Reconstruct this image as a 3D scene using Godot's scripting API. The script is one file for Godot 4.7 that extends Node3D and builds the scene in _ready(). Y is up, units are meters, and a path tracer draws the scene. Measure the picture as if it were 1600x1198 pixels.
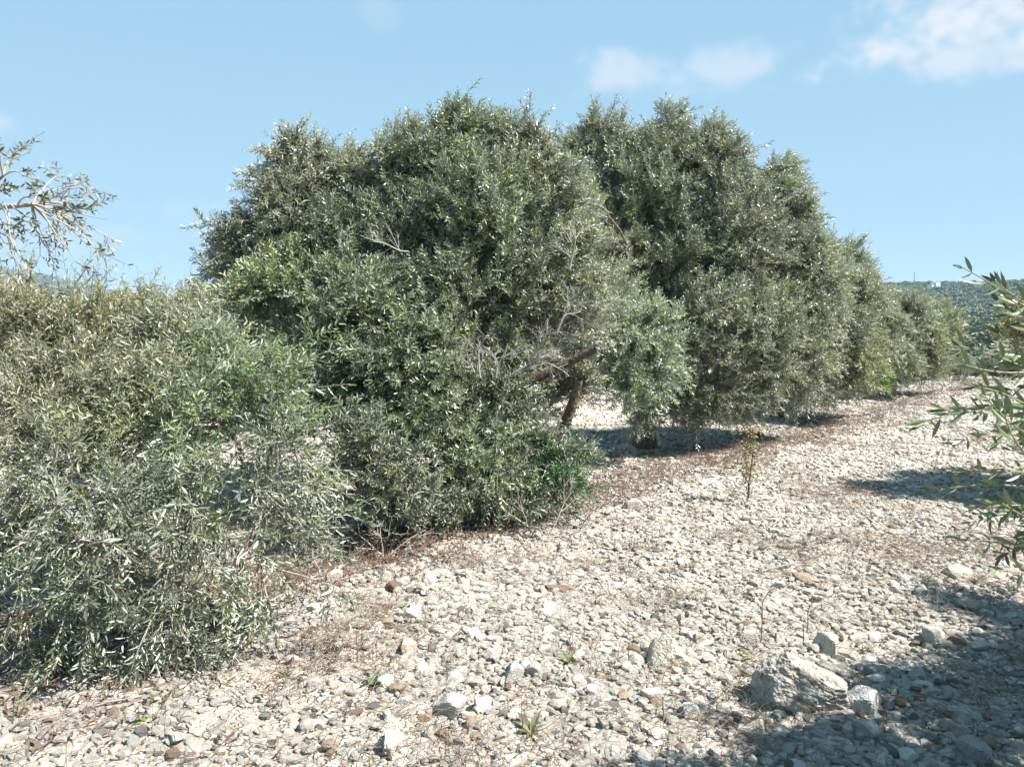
extends Node3D
# A stony olive grove on a sunny autumn day. y is up, metres; the camera looks along -z.

const EYE := 1.6
const FOCAL := 1201.0
const PITCH := -5.19

var rng := RandomNumberGenerator.new()
var lump := FastNoiseLite.new()
var taken := {}
var leaf_mat: StandardMaterial3D
var bark_mat: StandardMaterial3D
var dead_mat: StandardMaterial3D
var twig_mat: StandardMaterial3D
var stone_mat: StandardMaterial3D
var flake_mat: StandardMaterial3D
var sprigs: Array = []
var wispy: Array = []
var slender: Array = []
var gravel: Array = []
var rocks: Array = []


# ------------------------------------------------------------------ mesh builder
class Builder:
	var v := PackedVector3Array()
	var n := PackedVector3Array()
	var c := PackedColorArray()
	var i := PackedInt32Array()
	var flat := false

	func _init(is_flat := false) -> void:
		flat = is_flat

	func tri(a: Vector3, b: Vector3, d: Vector3, col: Color) -> void:
		var k := v.size()
		v.append(a); v.append(b); v.append(d)
		c.append(col); c.append(col); c.append(col)
		i.append(k); i.append(k + 1); i.append(k + 2)
		if not flat:
			var m := (d - a).cross(b - a).normalized()
			n.append(m); n.append(m); n.append(m)

	func quad(a: Vector3, b: Vector3, d: Vector3, e: Vector3, col: Color) -> void:
		tri(a, b, d, col)
		tri(a, d, e, col)

	func box(at: Vector3, size: Vector3, col: Color) -> void:
		var h := size / 2.0
		var p: Array[Vector3] = []
		for s in [[-1, -1, -1], [1, -1, -1], [1, 1, -1], [-1, 1, -1], [-1, -1, 1], [1, -1, 1], [1, 1, 1], [-1, 1, 1]]:
			p.append(at + Vector3(s[0] * h.x, s[1] * h.y, s[2] * h.z))
		for f in [[0, 1, 2, 3], [5, 4, 7, 6], [4, 0, 3, 7], [1, 5, 6, 2], [3, 2, 6, 7], [4, 5, 1, 0]]:
			quad(p[f[0]], p[f[1]], p[f[2]], p[f[3]], col)

	# a bent tube with a radius at each point
	func tube(pts: PackedVector3Array, radii: PackedFloat32Array, sides: int, col: Color, rough := 0.0, noise: FastNoiseLite = null) -> void:
		var k := v.size()
		var side := Vector3.UP
		var m := pts.size()
		for a in m:
			var dir := (pts[mini(a + 1, m - 1)] - pts[maxi(a - 1, 0)]).normalized()
			if absf(side.dot(dir)) > 0.9:
				side = Vector3.RIGHT if absf(dir.x) < 0.8 else Vector3.BACK
			side = (side - dir * side.dot(dir)).normalized()
			var up := dir.cross(side)
			for s in sides:
				var t := TAU * s / sides
				var o := side * cos(t) + up * sin(t)
				var r := radii[a]
				if noise:
					r *= 1.0 + rough * noise.get_noise_3dv((pts[a] + o * r) * 9.0) + rough * 0.5 * sin(t * 3.0 + pts[a].y * 7.0)
				v.append(pts[a] + o * r)
				n.append(o)
				c.append(col)
		for a in m - 1:
			for s in sides:
				var p := k + a * sides + s
				var q := k + a * sides + (s + 1) % sides
				i.append(p); i.append(p + sides); i.append(q)
				i.append(q); i.append(p + sides); i.append(q + sides)

	# an olive leaf: folded along its vein, dark above, pale below
	func leaf(base: Vector3, dir: Vector3, up: Vector3, length: float, width: float, top: Color, under: Color, droop := 0.12) -> void:
		var side := dir.cross(up).normalized()
		up = side.cross(dir).normalized()
		var w := width / 2.0
		var p: Array[Vector3] = [
			base,
			base + dir * length * 0.32 - side * w * 0.92 + up * w * 0.3,
			base + dir * length * 0.32,
			base + dir * length * 0.32 + side * w * 0.92 + up * w * 0.3,
			base + dir * length * 0.68 - side * w * 0.84 + up * (w * 0.3 - droop * length * 0.35),
			base + dir * length * 0.68 - up * droop * length * 0.35,
			base + dir * length * 0.68 + side * w * 0.84 + up * (w * 0.3 - droop * length * 0.35),
			base + dir * length - up * droop * length,
		]
		var f := [[0, 1, 2], [0, 2, 3], [1, 4, 2], [2, 4, 5], [2, 5, 3], [3, 5, 6], [4, 7, 5], [5, 7, 6]]
		var down := -up * 0.0005
		for t in f:
			tri(p[t[0]], p[t[1]], p[t[2]], top)
		for t in f:
			tri(p[t[0]] + down, p[t[2]] + down, p[t[1]] + down, under)

	func mesh(mat: Material) -> ArrayMesh:
		var a := []
		a.resize(Mesh.ARRAY_MAX)
		a[Mesh.ARRAY_VERTEX] = v
		if not flat:
			a[Mesh.ARRAY_NORMAL] = n
		a[Mesh.ARRAY_COLOR] = c
		a[Mesh.ARRAY_INDEX] = i
		var m := ArrayMesh.new()
		m.add_surface_from_arrays(Mesh.PRIMITIVE_TRIANGLES, a)
		m.surface_set_material(0, mat)
		return m


# ------------------------------------------------------------------ naming
func numbered(called: String) -> String:
	var k: int = taken.get(called, -1) + 1
	taken[called] = k
	return called if k == 0 else "%s_%03d" % [called, k]


func tag(o: Node3D, label: String, category: String, group := "") -> Node3D:
	o.set_meta("label", label)
	o.set_meta("category", category)
	if group:
		o.set_meta("group", group)
	return o


func thing(called: String, label: String, category: String, at_ := Vector3.ZERO, group := "") -> Node3D:
	var o := Node3D.new()
	o.name = numbered(called)
	add_child(o)
	o.position = at_
	tag(o, label, category, group)
	return o


func part(called: String, m: Mesh, parent: Node3D, kind := "") -> MeshInstance3D:
	var o := MeshInstance3D.new()
	o.mesh = m
	o.name = numbered(called) if parent == self else called
	parent.add_child(o, true)
	if kind:
		o.set_meta("kind", kind)
	return o


func scatter(called: String, m: Mesh, where: Array, tints: Array, parent: Node3D) -> MultiMeshInstance3D:
	if where.is_empty():
		return null
	var mm := MultiMesh.new()
	mm.transform_format = MultiMesh.TRANSFORM_3D
	mm.use_colors = true
	mm.mesh = m
	mm.instance_count = where.size()
	for k in where.size():
		mm.set_instance_transform(k, where[k])
		mm.set_instance_color(k, tints[k])
	var o := MultiMeshInstance3D.new()
	o.multimesh = mm
	o.name = numbered(called) if parent == self else called
	parent.add_child(o, true)
	o.set_meta("kind", "stuff")
	return o


# ------------------------------------------------------------------ places
# the point at `depth` metres ahead that the eye sees at (x, y) of a 1600 x 1198 view
func at(x: float, y: float, depth: float) -> Vector3:
	return Vector3((x - 800.0) / FOCAL * depth, EYE - (y - 490.0) / FOCAL * depth, -depth)


func smooth(a: float, b: float, t: float) -> float:
	return smoothstep(a, b, t)


func ground_height(x: float, z: float) -> float:
	var d := -z
	var r := sqrt(x * x + z * z)
	var h := 0.045 * lump.get_noise_2d(x * 14.0, z * 14.0) * smooth(60.0, 20.0, r) + 0.06 * lump.get_noise_2d(x * 3.0, z * 3.0)
	var az := rad_to_deg(atan2(x, d))
	var away := maxf(d * 0.93 + x * 0.36, r * 0.55)
	h -= 4.3 * smooth(19.0, 62.0, away)
	h += 3.6 * smooth(70.0, 260.0, r) + 0.5 * lump.get_noise_2d(x * 0.9, z * 0.9) * smooth(30.0, 80.0, r)
	# terraces on the slope across the dip
	var terrace := smooth(64.0, 90.0, r) * smooth(330.0, 240.0, r)
	h += terrace * 0.5 * (absf(fposmod(h * 1.25, 1.0) - 0.5) - 0.25)
	var east := smooth(6.0, 22.0, az) * smooth(120.0, 70.0, az)
	h += (21.5 + 2.2 * lump.get_noise_2d(x * 0.25, z * 0.25)) * smooth(250.0, 640.0, r) * (0.25 + 0.75 * east)
	var west := smooth(-17.0, -40.0, az) * smooth(-130.0, -80.0, az)
	h += (100.0 + 14.0 * lump.get_noise_2d(x * 0.11, z * 0.11)) * smooth(900.0, 1700.0, r) * west
	h -= 6.0 * smooth(700.0, 1100.0, r)
	return h


func on_ground(x: float, d: float) -> Vector3:
	return Vector3(x, ground_height(x, -d), -d)


# ------------------------------------------------------------------ materials
func paint(m: StandardMaterial3D, rough: float, spec := 0.5) -> StandardMaterial3D:
	m.vertex_color_use_as_albedo = true
	m.roughness = rough
	m.metallic_specular = spec
	return m


func noise_picture(side: int, freq: float, seed_: int, kind: int, ramp: Gradient, octaves := 4) -> Image:
	var f := FastNoiseLite.new()
	f.seed = seed_
	f.noise_type = kind
	f.frequency = freq
	f.fractal_octaves = octaves
	var grey := f.get_seamless_image(side, side)
	if ramp == null:
		return grey
	var im := Image.create(side, side, false, Image.FORMAT_RGB8)
	for y in side:
		for x in side:
			im.set_pixel(x, y, ramp.sample(grey.get_pixel(x, y).r))
	return im


func ramp(stops: Array) -> Gradient:
	var g := Gradient.new()
	var o := PackedFloat32Array()
	var c := PackedColorArray()
	for s in stops:
		o.append(s[0])
		c.append((s[1] as Color).linear_to_srgb())
	g.offsets = o
	g.colors = c
	return g


func triplanar(m: StandardMaterial3D, scale_: float, world := false) -> void:
	m.uv1_triplanar = true
	m.uv1_world_triplanar = world
	m.uv1_scale = Vector3.ONE * scale_


func make_materials() -> void:
	leaf_mat = paint(StandardMaterial3D.new(), 0.36, 0.55)
	leaf_mat.resource_name = "olive_leaf"
	leaf_mat.backlight_enabled = true
	leaf_mat.backlight = Color(0.62, 0.68, 0.42).linear_to_srgb()
	bark_mat = paint(StandardMaterial3D.new(), 0.9, 0.3)
	bark_mat.resource_name = "bark"
	bark_mat.albedo_texture = ImageTexture.create_from_image(noise_picture(256, 0.02, 3, FastNoiseLite.TYPE_SIMPLEX_SMOOTH, ramp([[0.2, Color(0.4, 0.36, 0.32)], [0.5, Color(0.75, 0.72, 0.66)], [0.85, Color(1, 0.97, 0.92)]])))
	bark_mat.heightmap_enabled = true
	bark_mat.heightmap_texture = ImageTexture.create_from_image(noise_picture(256, 0.03, 4, FastNoiseLite.TYPE_SIMPLEX_SMOOTH, null))
	bark_mat.heightmap_scale = 2.0
	triplanar(bark_mat, 2.2)
	dead_mat = paint(StandardMaterial3D.new(), 0.9, 0.3)
	dead_mat.resource_name = "dead_wood"
	twig_mat = paint(StandardMaterial3D.new(), 0.8, 0.3)
	twig_mat.resource_name = "twig"
	stone_mat = paint(StandardMaterial3D.new(), 0.88, 0.35)
	stone_mat.resource_name = "limestone"
	stone_mat.albedo_texture = ImageTexture.create_from_image(noise_picture(256, 0.018, 7, FastNoiseLite.TYPE_SIMPLEX_SMOOTH, ramp([[0.15, Color(0.74, 0.68, 0.6)], [0.4, Color(0.92, 0.89, 0.84)], [0.6, Color(0.97, 0.955, 0.93)], [0.9, Color(1, 0.99, 0.98)]]), 5))
	stone_mat.heightmap_enabled = true
	stone_mat.heightmap_texture = ImageTexture.create_from_image(noise_picture(256, 0.03, 8, FastNoiseLite.TYPE_SIMPLEX_SMOOTH, null, 5))
	stone_mat.heightmap_scale = 0.9
	triplanar(stone_mat, 3.0)
	flake_mat = paint(StandardMaterial3D.new(), 0.85, 0.3)
	flake_mat.resource_name = "dry_litter"


# ------------------------------------------------------------------ shared shapes
func any_dir() -> Vector3:
	var y := rng.randf_range(-1.0, 1.0)
	var t := rng.randf() * TAU
	var s := sqrt(1.0 - y * y)
	return Vector3(cos(t) * s, y, sin(t) * s)


func leaf_tones(green: float) -> Array:
	var b := rng.randf_range(0.75, 1.3)
	var top := Color(0.212, 0.216, 0.182).lerp(Color(0.178, 0.204, 0.145), green) * b
	if rng.randf() < 0.025:
		top = Color(0.30, 0.26, 0.09)
	var under := Color(0.53, 0.533, 0.495) * rng.randf_range(0.85, 1.15)
	top.a = 1.0
	under.a = 1.0
	return [top, under]


# a shoot of opposite leaves along +y
func sprig_mesh(pairs: int, length: float, size: float, bend: float, spare: float, broad := 1.0) -> ArrayMesh:
	var b := Builder.new(true)
	var pts := PackedVector3Array()
	var rad := PackedFloat32Array()
	for k in 5:
		var t := k / 4.0
		pts.append(Vector3(bend * length * t * t, length * t, 0.03 * length * sin(t * 3.0)))
		rad.append(lerpf(0.0022, 0.0008, t))
	var stem := Color(0.20, 0.19, 0.12)
	for k in 4:
		for s in 3:
			var o0 := Vector3(cos(TAU * s / 3.0), 0, sin(TAU * s / 3.0))
			var o1 := Vector3(cos(TAU * (s + 1) / 3.0), 0, sin(TAU * (s + 1) / 3.0))
			b.quad(pts[k] + o0 * rad[k], pts[k + 1] + o0 * rad[k + 1], pts[k + 1] + o1 * rad[k + 1], pts[k] + o1 * rad[k], stem)
	for k in pairs:
		var t := (k + 0.6) / pairs
		var p := Vector3(bend * length * t * t, length * t, 0.03 * length * sin(t * 3.0))
		var axis := Vector3(2.0 * bend * t, 1.0, 0.0).normalized()
		for s in 2:
			if rng.randf() < spare:
				continue
			var ang := (PI / 2.0) * (k % 2) + PI * s + rng.randf_range(-0.5, 0.5)
			var rad_dir := Vector3(cos(ang), 0, sin(ang))
			rad_dir = (rad_dir - axis * rad_dir.dot(axis)).normalized()
			var th := rng.randf_range(0.55, 1.15)
			var dir := axis * cos(th) + rad_dir * sin(th)
			var up := (axis * sin(th) - rad_dir * cos(th)).rotated(dir, rng.randf_range(-0.6, 0.6))
			var tone := leaf_tones(0.5)
			var grow := size * rng.randf_range(0.75, 1.15) * (1.0 - 0.35 * t * t)
			b.leaf(p, dir, up, grow, grow * rng.randf_range(0.23, 0.30) * broad, tone[0], tone[1], rng.randf_range(-0.05, 0.2))
	return b.mesh(leaf_mat)


func ico(level: int) -> Array:
	var t := (1.0 + sqrt(5.0)) / 2.0
	var v: Array[Vector3] = []
	for p in [[-1, t, 0], [1, t, 0], [-1, -t, 0], [1, -t, 0], [0, -1, t], [0, 1, t], [0, -1, -t], [0, 1, -t], [t, 0, -1], [t, 0, 1], [-t, 0, -1], [-t, 0, 1]]:
		v.append(Vector3(p[0], p[1], p[2]).normalized())
	var f := [[0, 11, 5], [0, 5, 1], [0, 1, 7], [0, 7, 10], [0, 10, 11], [1, 5, 9], [5, 11, 4], [11, 10, 2], [10, 7, 6], [7, 1, 8], [3, 9, 4], [3, 4, 2], [3, 2, 6], [3, 6, 8], [3, 8, 9], [4, 9, 5], [2, 4, 11], [6, 2, 10], [8, 6, 7], [9, 8, 1]]
	for l in level:
		var mid := {}
		var g := []
		for tr in f:
			var m := []
			for e in 3:
				var a: int = mini(tr[e], tr[(e + 1) % 3])
				var bb: int = maxi(tr[e], tr[(e + 1) % 3])
				var key := a * 100000 + bb
				if not mid.has(key):
					mid[key] = v.size()
					v.append((v[a] + v[bb]).normalized())
				m.append(mid[key])
			g.append([tr[0], m[0], m[2]])
			g.append([tr[1], m[1], m[0]])
			g.append([tr[2], m[2], m[1]])
			g.append([m[0], m[1], m[2]])
		f = g
	return [v, f]


# an angular stone: a sphere cut by planes, a little rough
func stone_mesh(level: int, cuts: int, rough: float, seed_: int, planes: Array = [], tone := Color.WHITE) -> ArrayMesh:
	var f := FastNoiseLite.new()
	f.seed = seed_
	f.frequency = 1.1
	f.fractal_octaves = 4
	var s := ico(level)
	var cut := planes.duplicate()
	for k in cuts:
		cut.append([any_dir(), rng.randf_range(0.42, 0.78)])
	var pos: Array[Vector3] = []
	for d in s[0]:
		var r := 1.0
		for p in cut:
			var q: float = (p[0] as Vector3).dot(d)
			if q > 0.05:
				r = minf(r, p[1] / q)
		r += rough * f.get_noise_3dv((d as Vector3) * 1.6) + rough * 0.4 * f.get_noise_3dv((d as Vector3) * 5.0)
		pos.append(d * r)
	var b := Builder.new(true)
	for t in s[1]:
		b.tri(pos[t[0]], pos[t[2]], pos[t[1]], tone)
	return b.mesh(stone_mat)


# ------------------------------------------------------------------ olive trees
func bow(a: Vector3, b: Vector3, lift: Vector3, steps: int, wobble: float) -> PackedVector3Array:
	var out := PackedVector3Array()
	var m := (a + b) / 2.0 + lift
	var wild := any_dir() * wobble * a.distance_to(b)
	for k in steps + 1:
		var t := float(k) / steps
		var p := a * (1 - t) * (1 - t) + m * 2.0 * t * (1 - t) + b * t * t
		out.append(p + wild * sin(t * TAU) * 0.35 * (1.0 if k > 0 and k < steps else 0.0))
	return out


func taper(a: float, b: float, steps: int) -> PackedFloat32Array:
	var out := PackedFloat32Array()
	for k in steps + 1:
		out.append(lerpf(a, b, float(k) / steps))
	return out


# base and fork: trunk ends; lobes: [centre, radius, density, tint, (droop)]
func olive(called: String, label: String, group: String, base: Vector3, fork: Vector3, girth: float, lobes: Array, kind := {}) -> Node3D:
	var root := thing(called, label, "olive tree", base, group)
	var set_: Array = kind.get("sprigs", sprigs)
	var size: float = kind.get("size", 0.8)
	var reach: float = kind.get("reach", 1.0)
	var wood := Color(0.20, 0.17, 0.14)
	var tb := Builder.new()
	var f := fork - base
	var pts := bow(Vector3(0, -0.15, 0), f, Vector3(rng.randf_range(-0.1, 0.1), 0, rng.randf_range(-0.08, 0.08)), 9, 0.12)
	var rad := PackedFloat32Array()
	for k in 10:
		rad.append(girth * (1.0 + 0.75 * pow(1.0 - k / 9.0, 4.0)) * lerpf(1.0, 0.78, k / 9.0))
	tb.tube(pts, rad, 12, wood, 0.28, lump)
	part("trunk", tb.mesh(bark_mat), root)
	var twigs := Builder.new()
	var where := []
	var tints := []
	for k in set_.size():
		where.append([])
		tints.append([])
	var ends: Array[Vector3] = []
	for l in lobes:
		var c: Vector3 = l[0] - base
		var r: float = l[1]
		var density: float = l[2]
		var tint: Color = l[3]
		var droop: float = l[4] if l.size() > 4 else 0.0
		# the limb starts at the fork or at an earlier limb that lies on the way
		var from := f
		for e in ends:
			if e.distance_to(c) + 0.35 * e.distance_to(f) < from.distance_to(c) and e.distance_to(c) < f.distance_to(c):
				from = e
		var limb := Builder.new()
		var tip := c - (c - from).normalized() * minf(r * 0.3, from.distance_to(c) * 0.3)
		var small := clampf(r / 0.3, 0.2, 1.0)
		var lp := bow(from, tip, Vector3(0, 0.12 * from.distance_to(c) * (1.0 if droop >= 0.0 else -0.6), 0), 7, 0.16 * small)
		limb.tube(lp, taper(girth * small * (0.42 if from == f else 0.22) * (1.0 - 0.6 * clampf(droop, 0.0, 1.0)), 0.011 * small, 7), 7, wood * 1.15, 0.16, lump)
		part("limb", limb.mesh(bark_mat), root)
		ends.append(tip)
		var shoots := int(ceil(density * 380.0 * r * r / size + 3.0))
		for s in shoots:
			var out := any_dir()
			out = (out + Vector3(0, 0.35 - droop * (1.0 if droop > 0.0 else 4.5), 0)).normalized()
			var start: Vector3 = lp[5 + (s % 3)] + any_dir() * r * 0.12
			var stop := c + out * r * pow(rng.randf_range(0.25, 1.0), 0.4)
			if s % 9 == 0:
				stop += out * 0.12 * reach * rng.randf_range(0.2, 1.0) + Vector3(0, rng.randf_range(-0.02, 0.08) * (1.0 - droop * 1.5), 0)
			stop.y = maxf(stop.y, ground_height(stop.x + base.x, stop.z + base.z) - base.y + 0.05)
			var sp := bow(start, stop, Vector3(0, (0.12 + droop * 0.2) * r, 0), 4, 0.2)
			twigs.tube(sp, taper(0.006 + 0.004 * r, 0.0018, 4), 3, Color(0.30, 0.275, 0.25) * rng.randf_range(0.7, 1.35))
			var len_ := start.distance_to(stop)
			var count := int(clampf(len_ / (0.055 * size), 4, 14))
			for q in count:
				var t := 0.3 + 0.7 * (q + rng.randf()) / count
				var x := t * 4.0
				var k0 := mini(int(x), 3)
				var p := sp[k0].lerp(sp[k0 + 1], x - k0)
				var axis := (sp[k0 + 1] - sp[k0]).normalized()
				var dir := (axis * rng.randf_range(0.3, 1.0) + any_dir() * 0.75 + Vector3(0, 0.5 - droop * 0.95, 0)).normalized()
				if q == count - 1:
					dir = (axis + any_dir() * 0.25).normalized()
				var side := dir.cross(any_dir()).normalized()
				var sc := size * rng.randf_range(0.65, 1.3)
				var bs := Basis(side, dir, side.cross(dir)).scaled(Vector3.ONE * sc)
				var k := rng.randi() % set_.size()
				where[k].append(Transform3D(bs, p))
				var b := rng.randf_range(0.82, 1.2)
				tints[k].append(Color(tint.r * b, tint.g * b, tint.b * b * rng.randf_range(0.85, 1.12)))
	part("twigs", twigs.mesh(twig_mat), root, "stuff")
	for k in set_.size():
		scatter("foliage", set_[k], where[k], tints[k], root)
	return root


# bare grey twigs that fork again and again
func dead_twigs(b: Builder, from: Vector3, dir: Vector3, length: float, radius: float, depth: int, col: Color) -> void:
	var to := from + dir * length
	var pts := bow(from, to, any_dir() * length * 0.12, 4, 0.12)
	b.tube(pts, taper(radius, radius * 0.5, 4), 5 if radius > 0.006 else 3, col * rng.randf_range(0.85, 1.15))
	if depth == 0:
		return
	for k in 3 + rng.randi() % 2:
		var t := rng.randf_range(0.35, 1.0)
		var p := pts[clampi(int(t * 4.0), 1, 4)]
		var d := (dir + any_dir() * 0.85).normalized()
		dead_twigs(b, p, d, length * rng.randf_range(0.45, 0.75), radius * 0.55, depth - 1, col)


# a branch of its own whose leaves are single pieces: thing > spray > leaf
func spray(root: Node3D, pts_world: Array, pairs: int, size: float, leaf_set: Array, radius: float, name_ := "spray") -> void:
	var b := Builder.new()
	var a: Vector3 = pts_world[0] - root.position
	var m: Vector3 = pts_world[1] - root.position
	var e: Vector3 = pts_world[2] - root.position
	var pts := PackedVector3Array()
	for k in 9:
		var t := k / 8.0
		pts.append(a * (1 - t) * (1 - t) + m * 2.0 * t * (1 - t) + e * t * t)
	b.tube(pts, taper(radius, 0.0012, 8), 6, Color(0.24, 0.22, 0.15))
	var o := part(name_, b.mesh(twig_mat), root)
	var flat_up := Vector3.UP
	for k in pairs:
		var t := 0.22 + 0.78 * (k + 0.5) / pairs
		var x := t * 8.0
		var k0 := mini(int(x), 7)
		var p := pts[k0].lerp(pts[k0 + 1], x - k0)
		var axis := (pts[k0 + 1] - pts[k0]).normalized()
		for s in 2:
			if rng.randf() < 0.08:
				continue
			var ang := (PI / 2.0) * (k % 2) + PI * s + rng.randf_range(-0.45, 0.45)
			var side := axis.cross(flat_up).normalized()
			var radial := (side * cos(ang) + side.cross(axis) * sin(ang)).normalized()
			var th := rng.randf_range(0.5, 1.05)
			var dir := axis * cos(th) + radial * sin(th)
			var up := (axis * sin(th) - radial * cos(th)).rotated(dir, rng.randf_range(-0.5, 0.5))
			var sd := dir.cross(up).normalized()
			up = sd.cross(dir)
			var leaf := part("leaf", leaf_set[rng.randi() % leaf_set.size()], o)
			var sc := size * rng.randf_range(0.75, 1.12) * (1.0 - 0.3 * t * t)
			leaf.transform = Transform3D(Basis(sd, dir, sd.cross(dir)).scaled(Vector3.ONE * sc), p)
	# the bud pair at the tip
	for s in 2:
		var axis := (pts[8] - pts[7]).normalized()
		var sd := axis.cross(any_dir()).normalized()
		var dir := (axis + sd * 0.25 * (1 if s else -1)).normalized()
		var sd2 := dir.cross(sd.cross(dir)).normalized()
		var leaf := part("leaf", leaf_set[rng.randi() % leaf_set.size()], o)
		leaf.transform = Transform3D(Basis(sd2, dir, sd2.cross(dir)).scaled(Vector3.ONE * size * 0.6), pts[8])


func single_leaves(green: float, count: int, shade := Color.WHITE) -> Array:
	var out := []
	for k in count:
		var b := Builder.new(true)
		var tone := leaf_tones(green)
		# along +y, upper face towards -z of its own axes
		b.leaf(Vector3.ZERO, Vector3.UP, Vector3.FORWARD, 1.0, rng.randf_range(0.18, 0.24), tone[0] * shade, tone[1] * shade, rng.randf_range(-0.06, 0.22))
		out.append(b.mesh(leaf_mat))
	return out


# ------------------------------------------------------------------ the scene
func _ready() -> void:
	rng.seed = 20417
	lump.seed = 5
	lump.frequency = 0.1
	lump.fractal_octaves = 4
	make_camera_and_light()
	make_materials()
	make_terrain()
	make_shapes()
	make_trees()
	make_hills()
	make_stones()
	make_weeds()
	make_litter()


func make_camera_and_light() -> void:
	var cam := Camera3D.new()
	cam.name = "camera"
	cam.position = Vector3(0, EYE, 0)
	cam.rotation_degrees.x = PITCH
	cam.fov = rad_to_deg(2.0 * atan(599.0 / FOCAL))
	cam.near = 0.05
	cam.far = 6000.0
	cam.current = true
	add_child(cam)
	var sun := DirectionalLight3D.new()
	sun.name = "sun"
	sun.light_color = Color(1.0, 0.98, 0.945)
	sun.light_energy = 1.6
	sun.light_angular_distance = 0.53
	sun.shadow_enabled = true
	sun.sky_mode = DirectionalLight3D.SKY_MODE_LIGHT_ONLY
	add_child(sun)
	sun.look_at_from_position(Vector3.ZERO, -Vector3(0.70, 0.92, 0.22), Vector3.UP)
	var e := Environment.new()
	e.background_mode = Environment.BG_SKY
	e.tonemap_mode = Environment.TONE_MAPPER_LINEAR
	e.tonemap_exposure = 2.9
	e.sdfgi_enabled = true
	e.ssao_enabled = true
	e.ssil_enabled = true
	e.fog_enabled = true
	e.fog_light_color = Color(0.75, 0.87, 1.0)
	e.fog_density = 0.0003
	var s := ProceduralSkyMaterial.new()
	s.sky_top_color = Color(0.082, 0.18, 0.265).linear_to_srgb()
	s.sky_horizon_color = Color(0.178, 0.263, 0.318).linear_to_srgb()
	s.sky_curve = 0.3
	s.ground_bottom_color = Color(0.2, 0.18, 0.15).linear_to_srgb()
	s.ground_horizon_color = Color(0.26, 0.30, 0.32).linear_to_srgb()
	s.sky_cover = ImageTexture.create_from_image(clouds())
	s.sky_cover_modulate = Color(1, 1, 1, 1)
	e.sky = Sky.new()
	e.sky.sky_material = s
	var w := WorldEnvironment.new()
	w.name = "environment"
	w.environment = e
	add_child(w)


# soft fair-weather clouds all round the sky; light that they add to the blue
func clouds() -> Image:
	var wd := 2048
	var hg := 1024
	var im := Image.create(wd, hg, false, Image.FORMAT_RGBAF)
	im.fill(Color(0, 0, 0, 0))
	var f := FastNoiseLite.new()
	f.seed = 11
	f.frequency = 1.0
	f.fractal_octaves = 5
	# azimuth (0 = straight ahead, + to the right), elevation, half width, half height in degrees, strength
	var puffs := [
		[31.0, 17.6, 8.5, 3.4, 1.15], [35.0, 16.4, 6.0, 2.6, 1.0], [26.6, 16.4, 3.6, 1.6, 0.7], [30.0, 15.6, 6.5, 2.0, 0.8], [15.6, 16.6, 4.2, 1.7, 0.6], [7.4, 16.2, 4.4, 1.6, 0.66], [11.0, 15.2, 7.0, 1.2, 0.3],
		[-26.0, 22.0, 3.0, 1.4, 0.4], [-9.5, 20.2, 1.5, 1.6, 0.2], [-35.5, 10.8, 2.4, 2.0, 0.5], [-22.5, 7.2, 4.0, 1.0, 0.16], [-30.0, 4.6, 7.0, 1.6, 0.2], [-2.0, 27.0, 9.0, 2.5, 0.5], [44.0, 14.0, 5.0, 2.0, 0.6]]
	for k in 26:
		puffs.append([rng.randf_range(48.0, 320.0), rng.randf_range(8.0, 42.0), rng.randf_range(3.0, 8.0), rng.randf_range(1.2, 3.0), rng.randf_range(0.3, 1.0)])
	for p in puffs:
		var cu: float = fposmod(p[0] / 360.0, 1.0)
		var cv: float = 0.5 - p[1] / 180.0
		var ru: int = int(p[2] * 2.2 / 360.0 * wd)
		var rv: int = int(p[3] * 2.2 / 180.0 * hg)
		var x0 := int(cu * wd)
		var y0 := int(cv * hg)
		for y in range(y0 - rv, y0 + rv + 1):
			for x in range(x0 - ru, x0 + ru + 1):
				var dx := (x - x0) / float(ru) * 2.2
				var dy := (y - y0) / float(rv) * 2.2
				var n0 := f.get_noise_2d(x * 0.012 + p[0], y * 0.026)
				var n1 := f.get_noise_2d(x * 0.045 + 40.0, y * 0.07 + p[0])
				var body := 1.12 - sqrt(dx * dx + dy * dy * (1.6 if dy > 0.0 else 0.8)) + n0 * 0.85 + n1 * 0.6 + 0.3 * f.get_noise_2d(x * 0.14, y * 0.2)
				var a: float = smooth(0.0, 1.15, body) * p[4]
				if a <= 0.0 or y < 0 or y >= hg:
					continue
				var u := posmod(x, wd)
				var old := im.get_pixel(u, y)
				var add := maxf(old.a, a)
				im.set_pixel(u, y, Color(0.14, 0.076, 0.038, add))
	return im


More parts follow.
